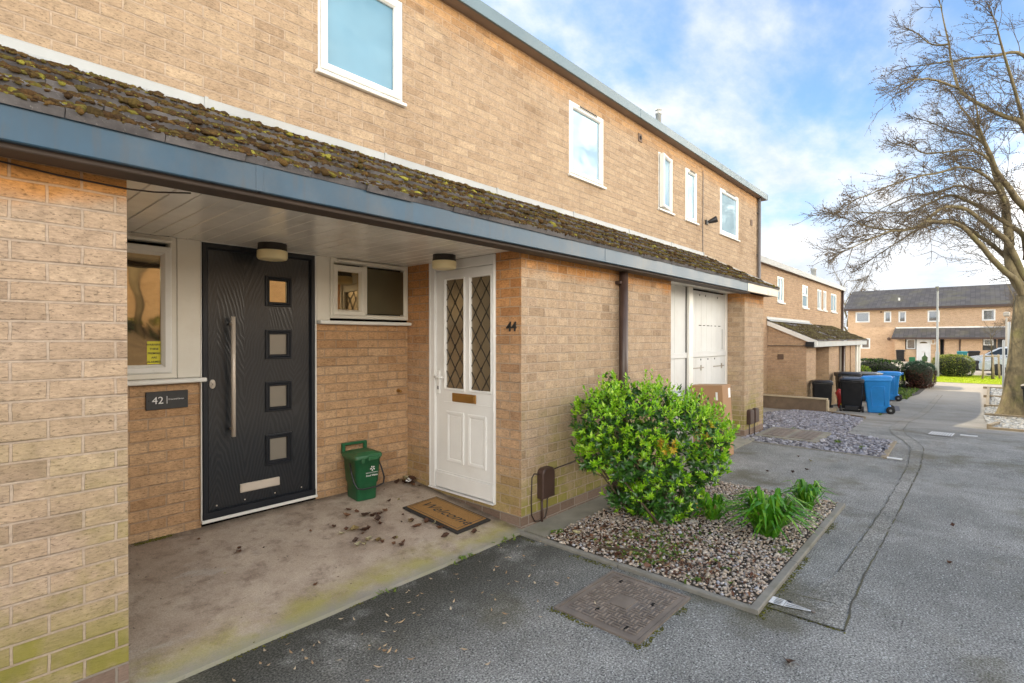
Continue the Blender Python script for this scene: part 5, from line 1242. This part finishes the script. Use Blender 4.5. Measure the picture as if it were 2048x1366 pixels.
# ------------------------------------------------------------------ hedges and shrubs further down
def hedge(name,label,boxes,mats,n,split=None,size=.075,loc=None):
    L=loc; t=thing(name,label,'hedge' if 'hedge' in name else 'shrub',L); k=MB(); c=MB()
    for (x0,x1,y0,y1,z0,z1,rd) in boxes:
        cx,cy,cz=(x0+x1)/2,(y0+y1)/2,(z0+z1)/2; hx,hy,hz=(x1-x0)/2,(y1-y0)/2,(z1-z0)/2
        e=1/rd
        def sup(u): 
            m=(abs(u.x)**e+abs(u.y)**e+abs(u.z)**e)**(1/e); return u/m
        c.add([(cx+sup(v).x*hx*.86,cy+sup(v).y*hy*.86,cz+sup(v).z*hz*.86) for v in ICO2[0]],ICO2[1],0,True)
        for i in range(n):
            u=Vector((RN.gauss(0,1),RN.gauss(0,1),RN.gauss(0,1))).normalized(); s=sup(u)*(1+.10*noise.noise(Vector((u.x*3+cx,u.y*3,u.z*3)))-.12*RN.random()**2)
            p=Vector((cx+s.x*hx,cy+s.y*hy,cz+s.z*hz)); m=0
            if split: m=split(p,u)
            d=(u+Vector((U(-.8,.8),U(-.8,.8),U(-.3,.9)))).normalized(); leaf(k,p,d,Z3,size*U(.7,1.4),size*.5,m,.1,.2)
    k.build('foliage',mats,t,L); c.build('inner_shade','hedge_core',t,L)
hedge('clipped_hedge','dark green clipped hedge beyond the blue bins',[(28.0,30.2,2.55,4.6,-.8,.50,.22)],['hedge_leaf','young_leaf'],7000,lambda p,u:1 if RN.random()<.05 else 0,loc=(29,3.5,g(29)))
hedge('rounded_shrub','rounded shrub, grey green on top with dark red leaves in front, beside the clipped hedge',[(28.6,30.6,1.45,2.62,-.75,.42,.36)],['grey_leaf','red_leaf'],5500,lambda p,u:1 if (u.x<.1 and u.z<.35+.3*noise.noise(p*2)) else 0,loc=(29.5,2.0,g(29)))
hedge('low_hedge','sunlit yellow green rounded hedge on the far side of the lawn',[(35.6,37.4,.2,1.95,-.6,.58,.34)],['gold_leaf','hedge_leaf'],6000,lambda p,u:0 if u.z>.25 or RN.random()<.55 else 1,loc=(36.5,1.1,g(36)))  # gold leaves on top put the sunlight into the leaf colour
hedge('leafy_shrub','light green leafy shrub behind the bins at the end of the second porch',[(25.4,26.4,3.3,3.9,-.8,.3,.45)],['gold_leaf','young_leaf'],1500,lambda p,u:1 if RN.random()<.4 else 0,loc=(26,3.6,g(26)))
# ------------------------------------------------------------------ second terrace
L2=(20,7,-.8); H2=thing('brick_terrace','second brick terrace set back beyond the first, with a low mossy porch roof','terrace',L2)
def part2(mb,name,mats,uv=False,parent=None): return mb.build(name,mats,parent or H2,L2,uv)
Y2=4.62; W2=[(15.0,15.5,2.6,3.4),(17.29,17.99,2.61,3.40),(20.30,21.10,2.57,3.37),(22.56,23.25,2.60,3.37),(23.59,24.14,2.60,3.38),(24.98,26.11,2.60,3.37)]
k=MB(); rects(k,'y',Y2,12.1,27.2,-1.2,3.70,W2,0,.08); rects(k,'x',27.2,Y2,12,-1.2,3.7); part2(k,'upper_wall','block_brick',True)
for a,b,c,d in W2:
    f=MB(); frame(f,'y',Y2+.005,Y2+.06,a,b,c,d,.07,0,.006)
    if b-a<.75 or b-a>1: f.cbox((a+b)/2-.03,(a+b)/2+.03,Y2+.006,Y2+.05,c+.07,d-.07,.004)
    else: f.cbox(a+.07,b-.07,Y2+.006,Y2+.05,c+.42,c+.48,.004)
    wf=part2(f,'window','white_pvc'); f=MB(); f.face([(a+.05,Y2+.035,c+.05),(b-.05,Y2+.035,c+.05),(b-.05,Y2+.035,d-.05),(a+.05,Y2+.035,d-.05)]); part2(f,'pane','glass_pale',parent=wf)
    f=MB(); f.cbox(a-.03,b+.03,Y2-.05,Y2+.02,c-.05,c-.001,.006); part2(f,'sill','white_pvc',parent=wf)
k=MB(); k.cbox(12.1,27.3,4.48,4.51,3.60,3.77,.004); part2(k,'roof_fascia','lead'); k=MB(); k.box(12.1,27.28,4.512,4.63,3.61,3.625); part2(k,'eaves_soffit','eave_brown')
k=MB(); k.box(12.1,27.3,4.512,12,3.70,3.762); part2(k,'roof','lead')
k=MB(); k.lathe([(.1,3.7),(.1,4.3),(.12,4.3),(.12,4.36)],12,0,Matrix.Translation((24.2,5.1,0))); part2(k,'flue','flue_steel')
k=MB(); k.tube([(27.1,4.56,3.6),(27.1,4.56,-.8)],.05,8); part2(k,'rain_pipe','pipe_brown')
# its porch
PX0,PX1,PY=16.28,25.0,3.6
k=MB(); rects(k,'x',PX0,PY,Y2,-1.2,1.32); k.add([(PX0,PY-.15,1.32),(PX0,Y2,1.32),(PX0,Y2,1.97),(PX0,PY-.15,1.36)],[(0,1,2,3)])
for a,b in ((PX0,17.4),(19.2,20.75)): rects(k,'y',PY,a,b,-1.2,1.32)
rects(k,'x',17.4,PY,4.3,-1.2,1.32); rects(k,'x',19.2,PY,4.3,-1.2,1.32); rects(k,'x',20.75,PY,4.3,-1.2,1.3); rects(k,'y',4.3,17.4,25,-1.2,1.3)
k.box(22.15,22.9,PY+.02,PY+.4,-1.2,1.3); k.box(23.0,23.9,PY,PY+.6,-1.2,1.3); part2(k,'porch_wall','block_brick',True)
k=MB(); k.cbox(17.75,18.6,4.22,4.29,-.75,1.25,.01); part2(k,'door','cream_door')
for a,b in ((21.45,21.75),(24.15,24.5),(24.75,25.0)):
    k=MB(); k.cbox(a,b,PY-.02,PY+.1,-.85,1.26,.01); part2(k,'porch_post','cream_pvc')
k=MB(); k.box(21.76,22.14,PY+.3,PY+.32,-.7,1.25); part2(k,'pane','glass_hall'); k=MB(); k.cbox(21.76,22.14,PY+.2,PY+.28,.22,.30,.004); part2(k,'door_rail','cream_pvc')
k=MB(); k.tube([(21.25,PY-.05,1.24),(21.2,PY-.05,-.7)],.05,8); part2(k,'rain_pipe','pipe_brown')
k=MB(); k.cbox(16.2,25.1,3.385,3.41,1.24,1.40,.004); part2(k,'fascia','lead'); k=MB(); k.box(16.25,25.05,3.412,4.6,1.262,1.28); part2(k,'soffit','soffit_brown')
k=MB(); k.cbox(16.17,16.255,3.39,3.60,1.25,1.385,.003); part2(k,'gutter_end','black_plastic')
A2=math.atan2(1.97-1.40,Y2-3.36); S2=math.hypot(1.97-1.40,Y2-3.36)
def on2(x,s,h): return Vector((x,3.36+math.cos(A2)*s-math.sin(A2)*h,1.40+math.sin(A2)*s+math.cos(A2)*h))
k=MB()
for r in range(5):
    s0=S2*r/5; s1=s0+S2/5*1.1; x=16.24
    while x<25.1:
        x1=min(x+.33,25.12); j=U(-.004,.004); k.add([on2(x,s0,.01),on2(x1-.004,s0,.01),on2(x1-.004,s0,.04+j),on2(x,s0,.04+j),on2(x1-.004,s1,.012+j),on2(x,s1,.012+j)],[(0,1,2,3),(3,2,4,5)]); x+=.33
part2(k,'roof_tiles','roof_tile')
k=MB(); c0=0
while c0<3200:
    x,s=U(16.3,25.1),U(.03,S2*.97)
    if noise.noise(Vector((x*.9,s*2,4)))+RN.random()*.8<.25: continue
    c0+=1; rr_=U(.018,.05); T=Matrix.Translation(on2(x,s,.035))@Matrix.Rotation(A2,4,'X')@Matrix.Diagonal((rr_*1.3,rr_,rr_*.45,1)); k.add([v*U(.75,1.2) for v in ICO1[0]],ICO1[1],0,True,T)
part2(k,'moss','moss_low')['kind']='stuff'
k=MB(); b0,b1=on2(16.22,-.02,.03),on2(16.22,S2,.03); dn=Vector((0,0,-.13)); e=Vector((.05,0,0)); k.add([b0,b1,b1+dn,b0+dn,b0+e,b1+e,b1+e+dn,b0+e+dn],[(0,1,2,3),(0,4,5,1),(3,2,6,7),(4,7,6,5),(0,3,7,4)]); part2(k,'barge_board','white_pvc')
k=MB(); k.add([(16.2,4.615,2.12),(21.3,4.615,2.12),(21.3,4.60,2.05),(16.2,4.60,2.05),(21.3,4.50,1.985),(16.2,4.50,1.985)],[(0,1,2,3),(3,2,4,5)]); part2(k,'flashing','lead')
k=MB(); k.cbox(PX0-.03,PX0-.001,4.18,4.34,.88,1.03,.01); part2(k,'air_vent','vent_brown')

# ------------------------------------------------------------------ far terrace across the end of the street
L3=(58,0,-.5); H3=thing('brick_terrace','far brick terrace with dark pitched roof facing down the street','terrace',L3)
def part3(mb,name,mats,uv=False,parent=None): return mb.build(name,mats,parent or H3,L3,uv)
XF=56
W3=[(7.35,8.42,2.93,3.87),(5.78,6.30,2.90,3.87),(4.74,5.27,2.88,3.83),(2.50,3.29,2.87,3.84),(-.90,-.11,2.90,3.80),(-4.2,-3.4,2.9,3.8),(-8,-7.2,2.9,3.8),(7.30,8.0,.56,1.49)]
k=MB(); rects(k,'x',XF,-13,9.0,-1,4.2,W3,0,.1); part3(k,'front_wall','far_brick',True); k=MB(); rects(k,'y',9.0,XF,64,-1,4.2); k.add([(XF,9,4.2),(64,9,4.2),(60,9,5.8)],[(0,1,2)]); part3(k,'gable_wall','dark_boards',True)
for a,b,c,d in W3:
    f=MB(); frame(f,'x',XF-.01,XF+.06,a,b,c,d,.10,0,.008); wf=part3(f,'window','white_pvc'); f=MB(); f.face([(XF+.04,a+.08,c+.08),(XF+.04,b-.08,c+.08),(XF+.04,b-.08,d-.08),(XF+.04,a+.08,d-.08)]); part3(f,'pane','glass_far',parent=wf)
k=MB(); k.add([(55.6,-13,4.05),(55.6,9.3,4.05),(60.2,9.3,5.95),(60.2,-13,5.95),(55.6,9.3,4.17),(55.6,-13,4.17),(60.2,9.3,6.07),(60.2,-13,6.07),(64.8,9.3,4.17),(64.8,-13,4.17)],[(0,1,4,5),(5,4,6,7),(0,3,2,1),(1,2,6,4),(7,6,8,9)]); part3(k,'roof','far_roof_tile',True)
k=MB(); k.box(55.57,55.6,-13,9.3,3.98,4.14); part3(k,'gutter','pipe_brown')
for y in (6.5,): k=MB(); k.cbox(XF-.02,XF-.001,y-.08,y+.08,3.75,3.9,.01); part3(k,'air_vent','vent_brown')
k=MB(); k.lathe([(.14,0),(.14,.03),(.1,.05)],16,0,Matrix.Translation((XF-.001,5.94,1.45))@Matrix.Rotation(-PI/2,4,'Y')); part3(k,'air_vent','vent_brown')
k=MB(); k.lathe([(.08,4.2),(.08,5.1)],10,0,Matrix.Translation((57.3,5.35,0))); part3(k,'vent_pipe','flue_steel')
k=MB(); k.add([(54.4,-13,1.47),(54.4,5.6,1.47),(56,5.5,2.30),(56,-13,2.30),(54.4,5.6,1.57),(54.4,-13,1.57),(56,5.5,2.40),(56,-13,2.40)],[(0,1,4,5),(5,4,6,7),(0,3,2,1),(1,2,6,4)]); part3(k,'porch_roof','far_roof_tile',True)
k=MB(); k.box(55.93,55.99,-.2,5.45,2.30,2.46); k.box(55.93,55.99,-13,-.2,2.30,2.44,1); part3(k,'flashing',['white_pvc','lead'])
k=MB(); k.box(54.36,54.4,-13,5.6,1.42,1.56); part3(k,'porch_gutter','pipe_brown')
k=MB(); 
for a,b in ((4.70,5.42),(2.42,3.02),(-.15,2.22),(-1.0,-.95),(-6,-2)): rects(k,'x',55,a,b,-1,1.45)
for a,b in ((3.95,4.70),(-.95,-.15)): rects(k,'x',55.02,a,b,-1,.56)
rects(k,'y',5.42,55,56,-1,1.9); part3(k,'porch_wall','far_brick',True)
k=MB(); rects(k,'x',55.6,-6,5.4,-1,1.5); part3(k,'porch_back','dark_boards',True)
k=MB(); frame(k,'x',54.97,55.05,3.02,3.95,-.5,1.42,.07); k.cbox(55.0,55.05,3.09,3.88,-.44,1.35,.01); d3=part3(k,'door','wood_white')
k=MB(); n=9; c_=[(54.985,3.485+.26*math.cos(PI*i/n),1.08+.14*math.sin(PI*i/n)) for i in range(n+1)]; k.face(c_); part3(k,'fanlight','glass_hall',parent=d3)
k=MB(); k.box(54.98,54.995,3.36,3.61,.34,.38); part3(k,'letter_plate','steel',parent=d3)
for a,b,c,d in ((4.02,4.62,.60,1.42),(2.72,3.0,1.0,1.42),(-.78,-.2,.95,1.42)):
    f=MB(); frame(f,'x',54.98,55.06,a,b,c,d,.06); wf=part3(f,'porch_window','white_pvc'); f=MB(); f.face([(55.03,a+.05,c+.05),(55.03,b-.05,c+.05),(55.03,b-.05,d-.05),(55.03,a+.05,d-.05)]); part3(f,'pane','glass_far',parent=wf)
for y in (1.19,2.2): k=MB(); k.tube([(54.95,y,1.45),(54.95,y,-.5)],.04,7); part3(k,'rain_pipe','pipe_brown')
make_bin('black_plastic','black_plastic','distant dark wheelie bin against the far terrace, left of its white door',54.2,4.96,rad(180),1.0)
make_bin('teal_plastic','teal_plastic','distant teal bin behind the sunlit hedge',50.0,.95,rad(180),1.02)
make_bin('black_plastic','black_plastic','distant black wheelie bin between the sunlit hedge and the parked cars',48.0,.30,rad(180),1.1)
k=MB(); k.lathe([(.16,-.45),(.2,-.1),(.05,.05),(.02,.3)],12,0,Matrix.Translation((53.8,3.33,.05))); single(k,'potted_conifer','hedge_leaf','small dark conical plant in front of the far white door','plant',(53.8,3.33,-.45))
k=MB(); k.cbox(53.8,54.3,3.95,4.35,-.46,-.05,.03); single(k,'green_crate','green_plastic','dark green box beside the far white door','box',(54,4.15,-.45))

# ------------------------------------------------------------------ cars, posts, lamps
def car(X,Yn,label):
    L=(X,Yn-2.1,g(X)); t=thing('parked_car',label,'car',L,'cars parked before the far terrace')
    # local: nose at y=Yn, car runs towards -y ; x across
    zb=g(X)
    prof=[(0.02,.30),(0,.55),(.10,.70),(.55,.82),(1.05,.92),(1.75,1.36),(2.1,1.44),(2.9,1.44),(3.5,1.34),(4.05,.98),(4.2,.85),(4.22,.40),(4.1,.26)]
    k=MB(); ws=[.80 if z<1.0 else .80-(z-1.0)*.42 for _,z in prof]
    l=[(X-w,Yn-y,zb+z) for (y,z),w in zip(prof,ws)]; r=[(X+w,Yn-y,zb+z) for (y,z),w in zip(prof,ws)]
    n=len(prof)
    for i in range(n-1): k.face([l[i],r[i],r[i+1],l[i+1]],0,True)
    for s in (l,r):
        low=[(s[0][0],Yn-y,zb+.24) for y,_ in prof]
        base=[s[i] for i in range(n)]
        k.face(base[:5]+base[9:]); k.face([base[4],base[5],base[6],base[7],base[8],base[9]])
    k.face([l[0],l[-1],r[-1],r[0]]); k.build('body','car_silver',t,L)
    k=MB()
    for sx in (-1,1):
        def q(y,z): w=(.80-(z-1.0)*.42 if z>1 else .80)+.006; return (X+sx*w,Yn-y,zb+z)
        k.face([q(1.25,.98),q(1.85,1.34),q(2.45,1.37),q(2.45,.98)]); k.face([q(2.52,.98),q(2.52,1.37),q(3.35,1.30),q(3.75,1.0)])
    k.face([(X-.74,Yn-1.10,zb+.965),(X+.74,Yn-1.10,zb+.965),(X+.64,Yn-1.72,zb+1.36),(X-.64,Yn-1.72,zb+1.36)]); k.build('windows','car_glass',t,L)
    for y in (.78,3.35):
        for sx in (-1,1):
            k=MB(); T=Matrix.Translation((X+sx*.74,Yn-y,zb+.31))@Matrix.Rotation(PI/2,4,'Y'); k.lathe([(.2,-.10),(.30,-.10),(.31,-.06),(.31,.06),(.30,.10),(.2,.10)],24,0,T); k.lathe([(.19,-.08),(.19,.08)],20,1,T)
            for a in range(5): k.box(-.02,.02,.03,.19,-.09,.09,0,T@Matrix.Rotation(a*2*PI/5,4,'Z'))
            k.build('wheel',['black_rubber','metal_grey'],t,L)
    for sx in (-1,1):
        k=MB(); k.cbox(X+sx*.62-.14,X+sx*.62+.14,Yn-.22,Yn-.03,zb+.60,zb+.70,.02); k.build('headlight','glass_pale',t,L)
car(38.6,.05,'silver parked car nearest the lawn, behind the wooden stakes'); car(42.6,.95,'second silver parked car behind the nearer one, roof showing above it')
# staked sapling
L=(35.3,-.42,g(35.3)); z0=g(35.3); t=thing('tree_stakes','frame of three wooden stakes with cross rails round a sapling on the lawn','tree stakes',L)
for (x,y) in ((35.0,-.10),(35.2,-.52),(35.7,-.74)):
    k=MB(); k.tube([(x,y,z0-.05),(x+.0,y+(.06 if y>-.2 else -.05)*-1,z0+1.25)],.042,8); k.build('stake','timber',t,L)
for a,b in (((35.0,-.12),(35.2,-.50)),((35.2,-.50),(35.7,-.72)),((35.7,-.72),(35.0,-.12))):
    k=MB(); k.tube([(*a,z0+1.17),(*b,z0+1.15)],.035,6); k.build('rail','timber',t,L)
t=thing('sapling','slim young tree tied inside the frame of wooden stakes','tree',L); k=MB(); k.tube([(35.3,-.45,z0),(35.3,-.44,z0+1.5),(35.28,-.36,z0+2.6)],[.03,.022,.008],7); k.build('stem','twig',t,L); k=MB()
for i in range(22):
    z=U(1.3,2.6); a=U(0,6.3); k.tube([(35.3,-.43,z0+z),(35.3+.3*math.cos(a),-.43+.3*math.sin(a),z0+z+.25),(35.3+.5*math.cos(a),-.43+.5*math.sin(a),z0+z+.55)],[.008,.006,.003],4)
k.build('branches','twig',t,L)
for (x,y,z1,r,l) in ((30.7,-.755,1.42,.045,'grey metal post at the far end of the tree bed, the shorter of two'),(33.0,-.99,2.25,.055,'taller grey metal post behind the shorter one, close to the trunk')):
    k=MB(); k.lathe([(r,g(x)-.1),(r,z1-.02),(r*.6,z1)],14,0,Matrix.Translation((x,y,0))); single(k,'metal_post','metal_grey',l,'post',(x,y,g(x)),'grey metal posts near the tree')
L=(35.6,1.68,g(35.6)); t=thing('street_lamp','slim grey lamp post rising behind the rounded shrub','street lamp',L); k=MB(); k.lathe([(.085,L[2]),(.085,L[2]+1.3),(.055,L[2]+1.35),(.042,L[2]+4.55)],12,0,Matrix.Translation((L[0],L[1],0))); k.build('column','metal_grey',t,L)
k=MB(); k.tube([(35.6,1.68,L[2]+4.55),(35.55,1.68,L[2]+4.7),(35.4,1.68,L[2]+4.74)],.03,8); k.cbox(35.1,35.45,1.6,1.76,L[2]+4.70,L[2]+4.78,.03); k.build('lantern','metal_grey',t,L)
L=(45.0,-1.23,g(45)); t=thing('street_lamp','far street lamp with pale square head beside the trunk','street lamp',L); k=MB(); k.lathe([(.06,L[2]),(.05,2.8)],10,0,Matrix.Translation((45,-1.23,0))); k.build('column','metal_dull',t,L); k=MB(); k.cbox(44.85,45.15,-1.40,-1.08,2.86,3.16,.06); k.build('lantern','metal_dull',t,L)

# ------------------------------------------------------------------ what the windows mirror: the sunlit gardens across the path
L4=(4,-9,0); H4=thing('garden_wall','long sunlit brick wall across the path, seen only mirrored in the windows','wall',L4)
k=MB(); k.box(-14,.5,-9.4,-9.1,-.6,3.0); k.box(9.5,26,-9.4,-9.1,-.6,3.0); k.box(.5,9.5,-9.6,-9.1,-.6,4.6); k.build('wall_face','far_brick',H4,L4,True); k=MB(); k.cbox(-14,.49,-9.45,-9.05,3.002,3.08,.01); k.cbox(9.51,26,-9.45,-9.05,3.002,3.08,.01); k.cbox(.45,9.55,-9.65,-9.05,4.602,4.7,.01); k.build('coping','cap_stone',H4,L4)
hedge('garden_hedge','row of low green shrubs along the garden wall, seen mirrored in windows',[(x,x+2.3,-9.05,-8.5,1.5,2.0,.4) for x in (-6,-3.5,-1,1.5,4,7,11)],['gold_leaf','hedge_leaf'],900,lambda p,u:0 if u.z>.1 else 1,.11,loc=(2,-8.4,0))
polyfill([(-20,-4.4),(11.5,-4.4),(11.5,-1.35),(-20,-1.35)],'bounce_paving','bounce_sand',lambda x:g(x)+.01,1)  # added pale ground out of view, bounces warm light into the porch

mb=MB()
for i in range(40):
    for j in range(9): mb.v.append((-20+46*i/39,-4.2-4.9*j/8,1.75*j/8-.01+.06*noise.noise(Vector((i*.9,j*.7,1)))+(g(-20+46*i/39) if j<2 else 0)))
for i in range(39):
    for j in range(8): a=i*9+j; mb.f.append((a,a+9,a+10,a+1)); mb.mi.append(0); mb.sm.append(True)
struct(mb,'garden_bank','bank_soil')
k=MB(); k.tube([(3.6,-8.7,1.5),(3.62,-8.7,4.4)],[.13,.1],10); single(k,'garden_post','timber','dark timber post before the sunlit garden wall, mirrored in the porch window','post',(3.6,-8.7,1.5))
# ------------------------------------------------------------------ world, sun, camera
SUN=Vector((-.20,.70,.70)).normalized()
w=bpy.data.worlds.new('World'); SC.world=w; w.use_nodes=True; nt=w.node_tree; nt.nodes.clear()
nn=lambda t,**k:(lambda nd:[setattr(nd,a,b) for a,b in k.items()] and nd or nd)(nt.nodes.new(t))
out=nn('ShaderNodeOutputWorld'); bg=nn('ShaderNodeBackground'); bg.inputs['Strength'].default_value=SKY_STR
sky=nn('ShaderNodeTexSky',sky_type='NISHITA'); sky.sun_disc=False; sky.sun_elevation=math.asin(SUN.z); sky.sun_rotation=math.atan2(SUN.x,SUN.y); sky.air_density=1.0; sky.dust_density=.6; sky.ozone_density=1.6
tc=nn('ShaderNodeTexCoord'); sp=nn('ShaderNodeSeparateXYZ'); nt.links.new(tc.outputs['Generated'],sp.inputs[0])
def wm(op,a,b=0,c=None,cl=False):
    nd=nn('ShaderNodeMath',operation=op,use_clamp=cl)
    for i,x in enumerate((a,b)+((c,) if c is not None else ())):
        if hasattr(x,'node'): nt.links.new(x,nd.inputs[i])
        else: nd.inputs[i].default_value=x
    return nd.outputs[0]
zz=wm('ADD',wm('MAXIMUM',sp.outputs[2],0.0),.22)
cb=nn('ShaderNodeCombineXYZ'); nt.links.new(wm('DIVIDE',sp.outputs[0],zz),cb.inputs[0]); nt.links.new(wm('DIVIDE',sp.outputs[1],zz),cb.inputs[1])
mp=nn('ShaderNodeMapping'); nt.links.new(cb.outputs[0],mp.inputs[0]); mp.inputs['Location'].default_value=CLOUD_LOC; mp.inputs['Scale'].default_value=(.85,1.25,1); mp.inputs['Rotation'].default_value=(0,0,rad(-25))
n1=nn('ShaderNodeTexNoise'); n1.inputs['Scale'].default_value=1.25; n1.inputs['Detail'].default_value=9; n1.inputs['Roughness'].default_value=.56; n1.inputs['Distortion'].default_value=.35; nt.links.new(mp.outputs[0],n1.inputs['Vector'])
n2=nn('ShaderNodeTexNoise'); n2.inputs['Scale'].default_value=3.3; n2.inputs['Detail'].default_value=8; n2.inputs['Roughness'].default_value=.6; nt.links.new(mp.outputs[0],n2.inputs['Vector'])
den=wm('ADD',wm('MULTIPLY',n1.outputs['Fac'],.64),wm('MULTIPLY',n2.outputs['Fac'],.36))
low=wm('MULTIPLY',wm('SUBTRACT',1.0,wm('MULTIPLY',wm('MAXIMUM',sp.outputs[2],0.0),3.0,None,True),None,True),.32)
mr_=nn('ShaderNodeMapRange',interpolation_type='SMOOTHSTEP'); nt.links.new(wm('ADD',den,low),mr_.inputs[0]); 
for i,x in enumerate((.42,.665,.06,.97)): mr_.inputs[1+i].default_value=x
mx=nn('ShaderNodeMix',data_type='RGBA'); nt.links.new(mr_.outputs[0],mx.inputs[0])
tint=nn('ShaderNodeMix',data_type='RGBA',blend_type='MULTIPLY'); tint.inputs[0].default_value=1; nt.links.new(sky.outputs[0],tint.inputs[6]); tint.inputs[7].default_value=SKY_TINT
nt.links.new(tint.outputs[2],mx.inputs[6])
cr=nn('ShaderNodeValToRGB'); cr.color_ramp.elements[0].position=.35; cr.color_ramp.elements[0].color=(*[c*CLOUD_V for c in (.80,.87,.98)],1); cr.color_ramp.elements[1].position=.72; cr.color_ramp.elements[1].color=(*[c*CLOUD_V*1.12 for c in (1.0,1.0,1.0)],1)
nt.links.new(n2.outputs['Fac'],cr.inputs[0]); 
# added bright warm cloud bank behind the camera, fills the shaded facade and porch
br=nn('ShaderNodeMapRange',interpolation_type='SMOOTHSTEP'); nt.links.new(sp.outputs[1],br.inputs[0])
for i,x in enumerate((.05,-.5,0.0,1.0)): br.inputs[1+i].default_value=x
cm=nn('ShaderNodeMix',data_type='RGBA',blend_type='MULTIPLY'); cm.inputs[0].default_value=1; nt.links.new(cr.outputs[0],cm.inputs[6])
bz_=nn('ShaderNodeMapRange',interpolation_type='SMOOTHSTEP'); nt.links.new(sp.outputs[2],bz_.inputs[0])
for i,x in enumerate((.35,.75,1.0,.25)): bz_.inputs[1+i].default_value=x
bf=wm('MULTIPLY',br.outputs[0],bz_.outputs[0]); wt=nn('ShaderNodeMix',data_type='RGBA'); nt.links.new(bf,wt.inputs[0]); wt.inputs[6].default_value=(1,1,1,1); wt.inputs[7].default_value=(BACK_V,BACK_V*.88,BACK_V*.70,1)
nt.links.new(wt.outputs[2],cm.inputs[7])
nt.links.new(cm.outputs[2],mx.inputs[7]); nt.links.new(mx.outputs[2],bg.inputs['Color']); nt.links.new(bg.outputs[0],out.inputs[0])

sl=bpy.data.lights.new('sun','SUN'); sl.energy=SUN_E; sl.angle=rad(.5); sl.color=(1,.87,.66); so=bpy.data.objects.new('sun',sl); COL.objects.link(so); so.rotation_euler=SUN.to_track_quat('Z','Y').to_euler()
cd=bpy.data.cameras.new('camera'); cam=bpy.data.objects.new('camera',cd); COL.objects.link(cam); SC.camera=cam
cd.sensor_fit='HORIZONTAL'; cd.sensor_width=36; cd.lens=36*1038/2048; cd.clip_start=.05; cd.clip_end=2000
cam.location=(0,0,1.48); cam.rotation_euler=(PI/2-math.atan(6/1038),0,rad(42.04)-PI/2)
SC.view_settings.view_transform='Standard'; SC.view_settings.look='None'; SC.view_settings.exposure=0; SC.view_settings.gamma=1
SC.render.engine='CYCLES'; SC.cycles.max_bounces=7; SC.cycles.diffuse_bounces=4; SC.cycles.glossy_bounces=3; SC.cycles.sample_clamp_indirect=6
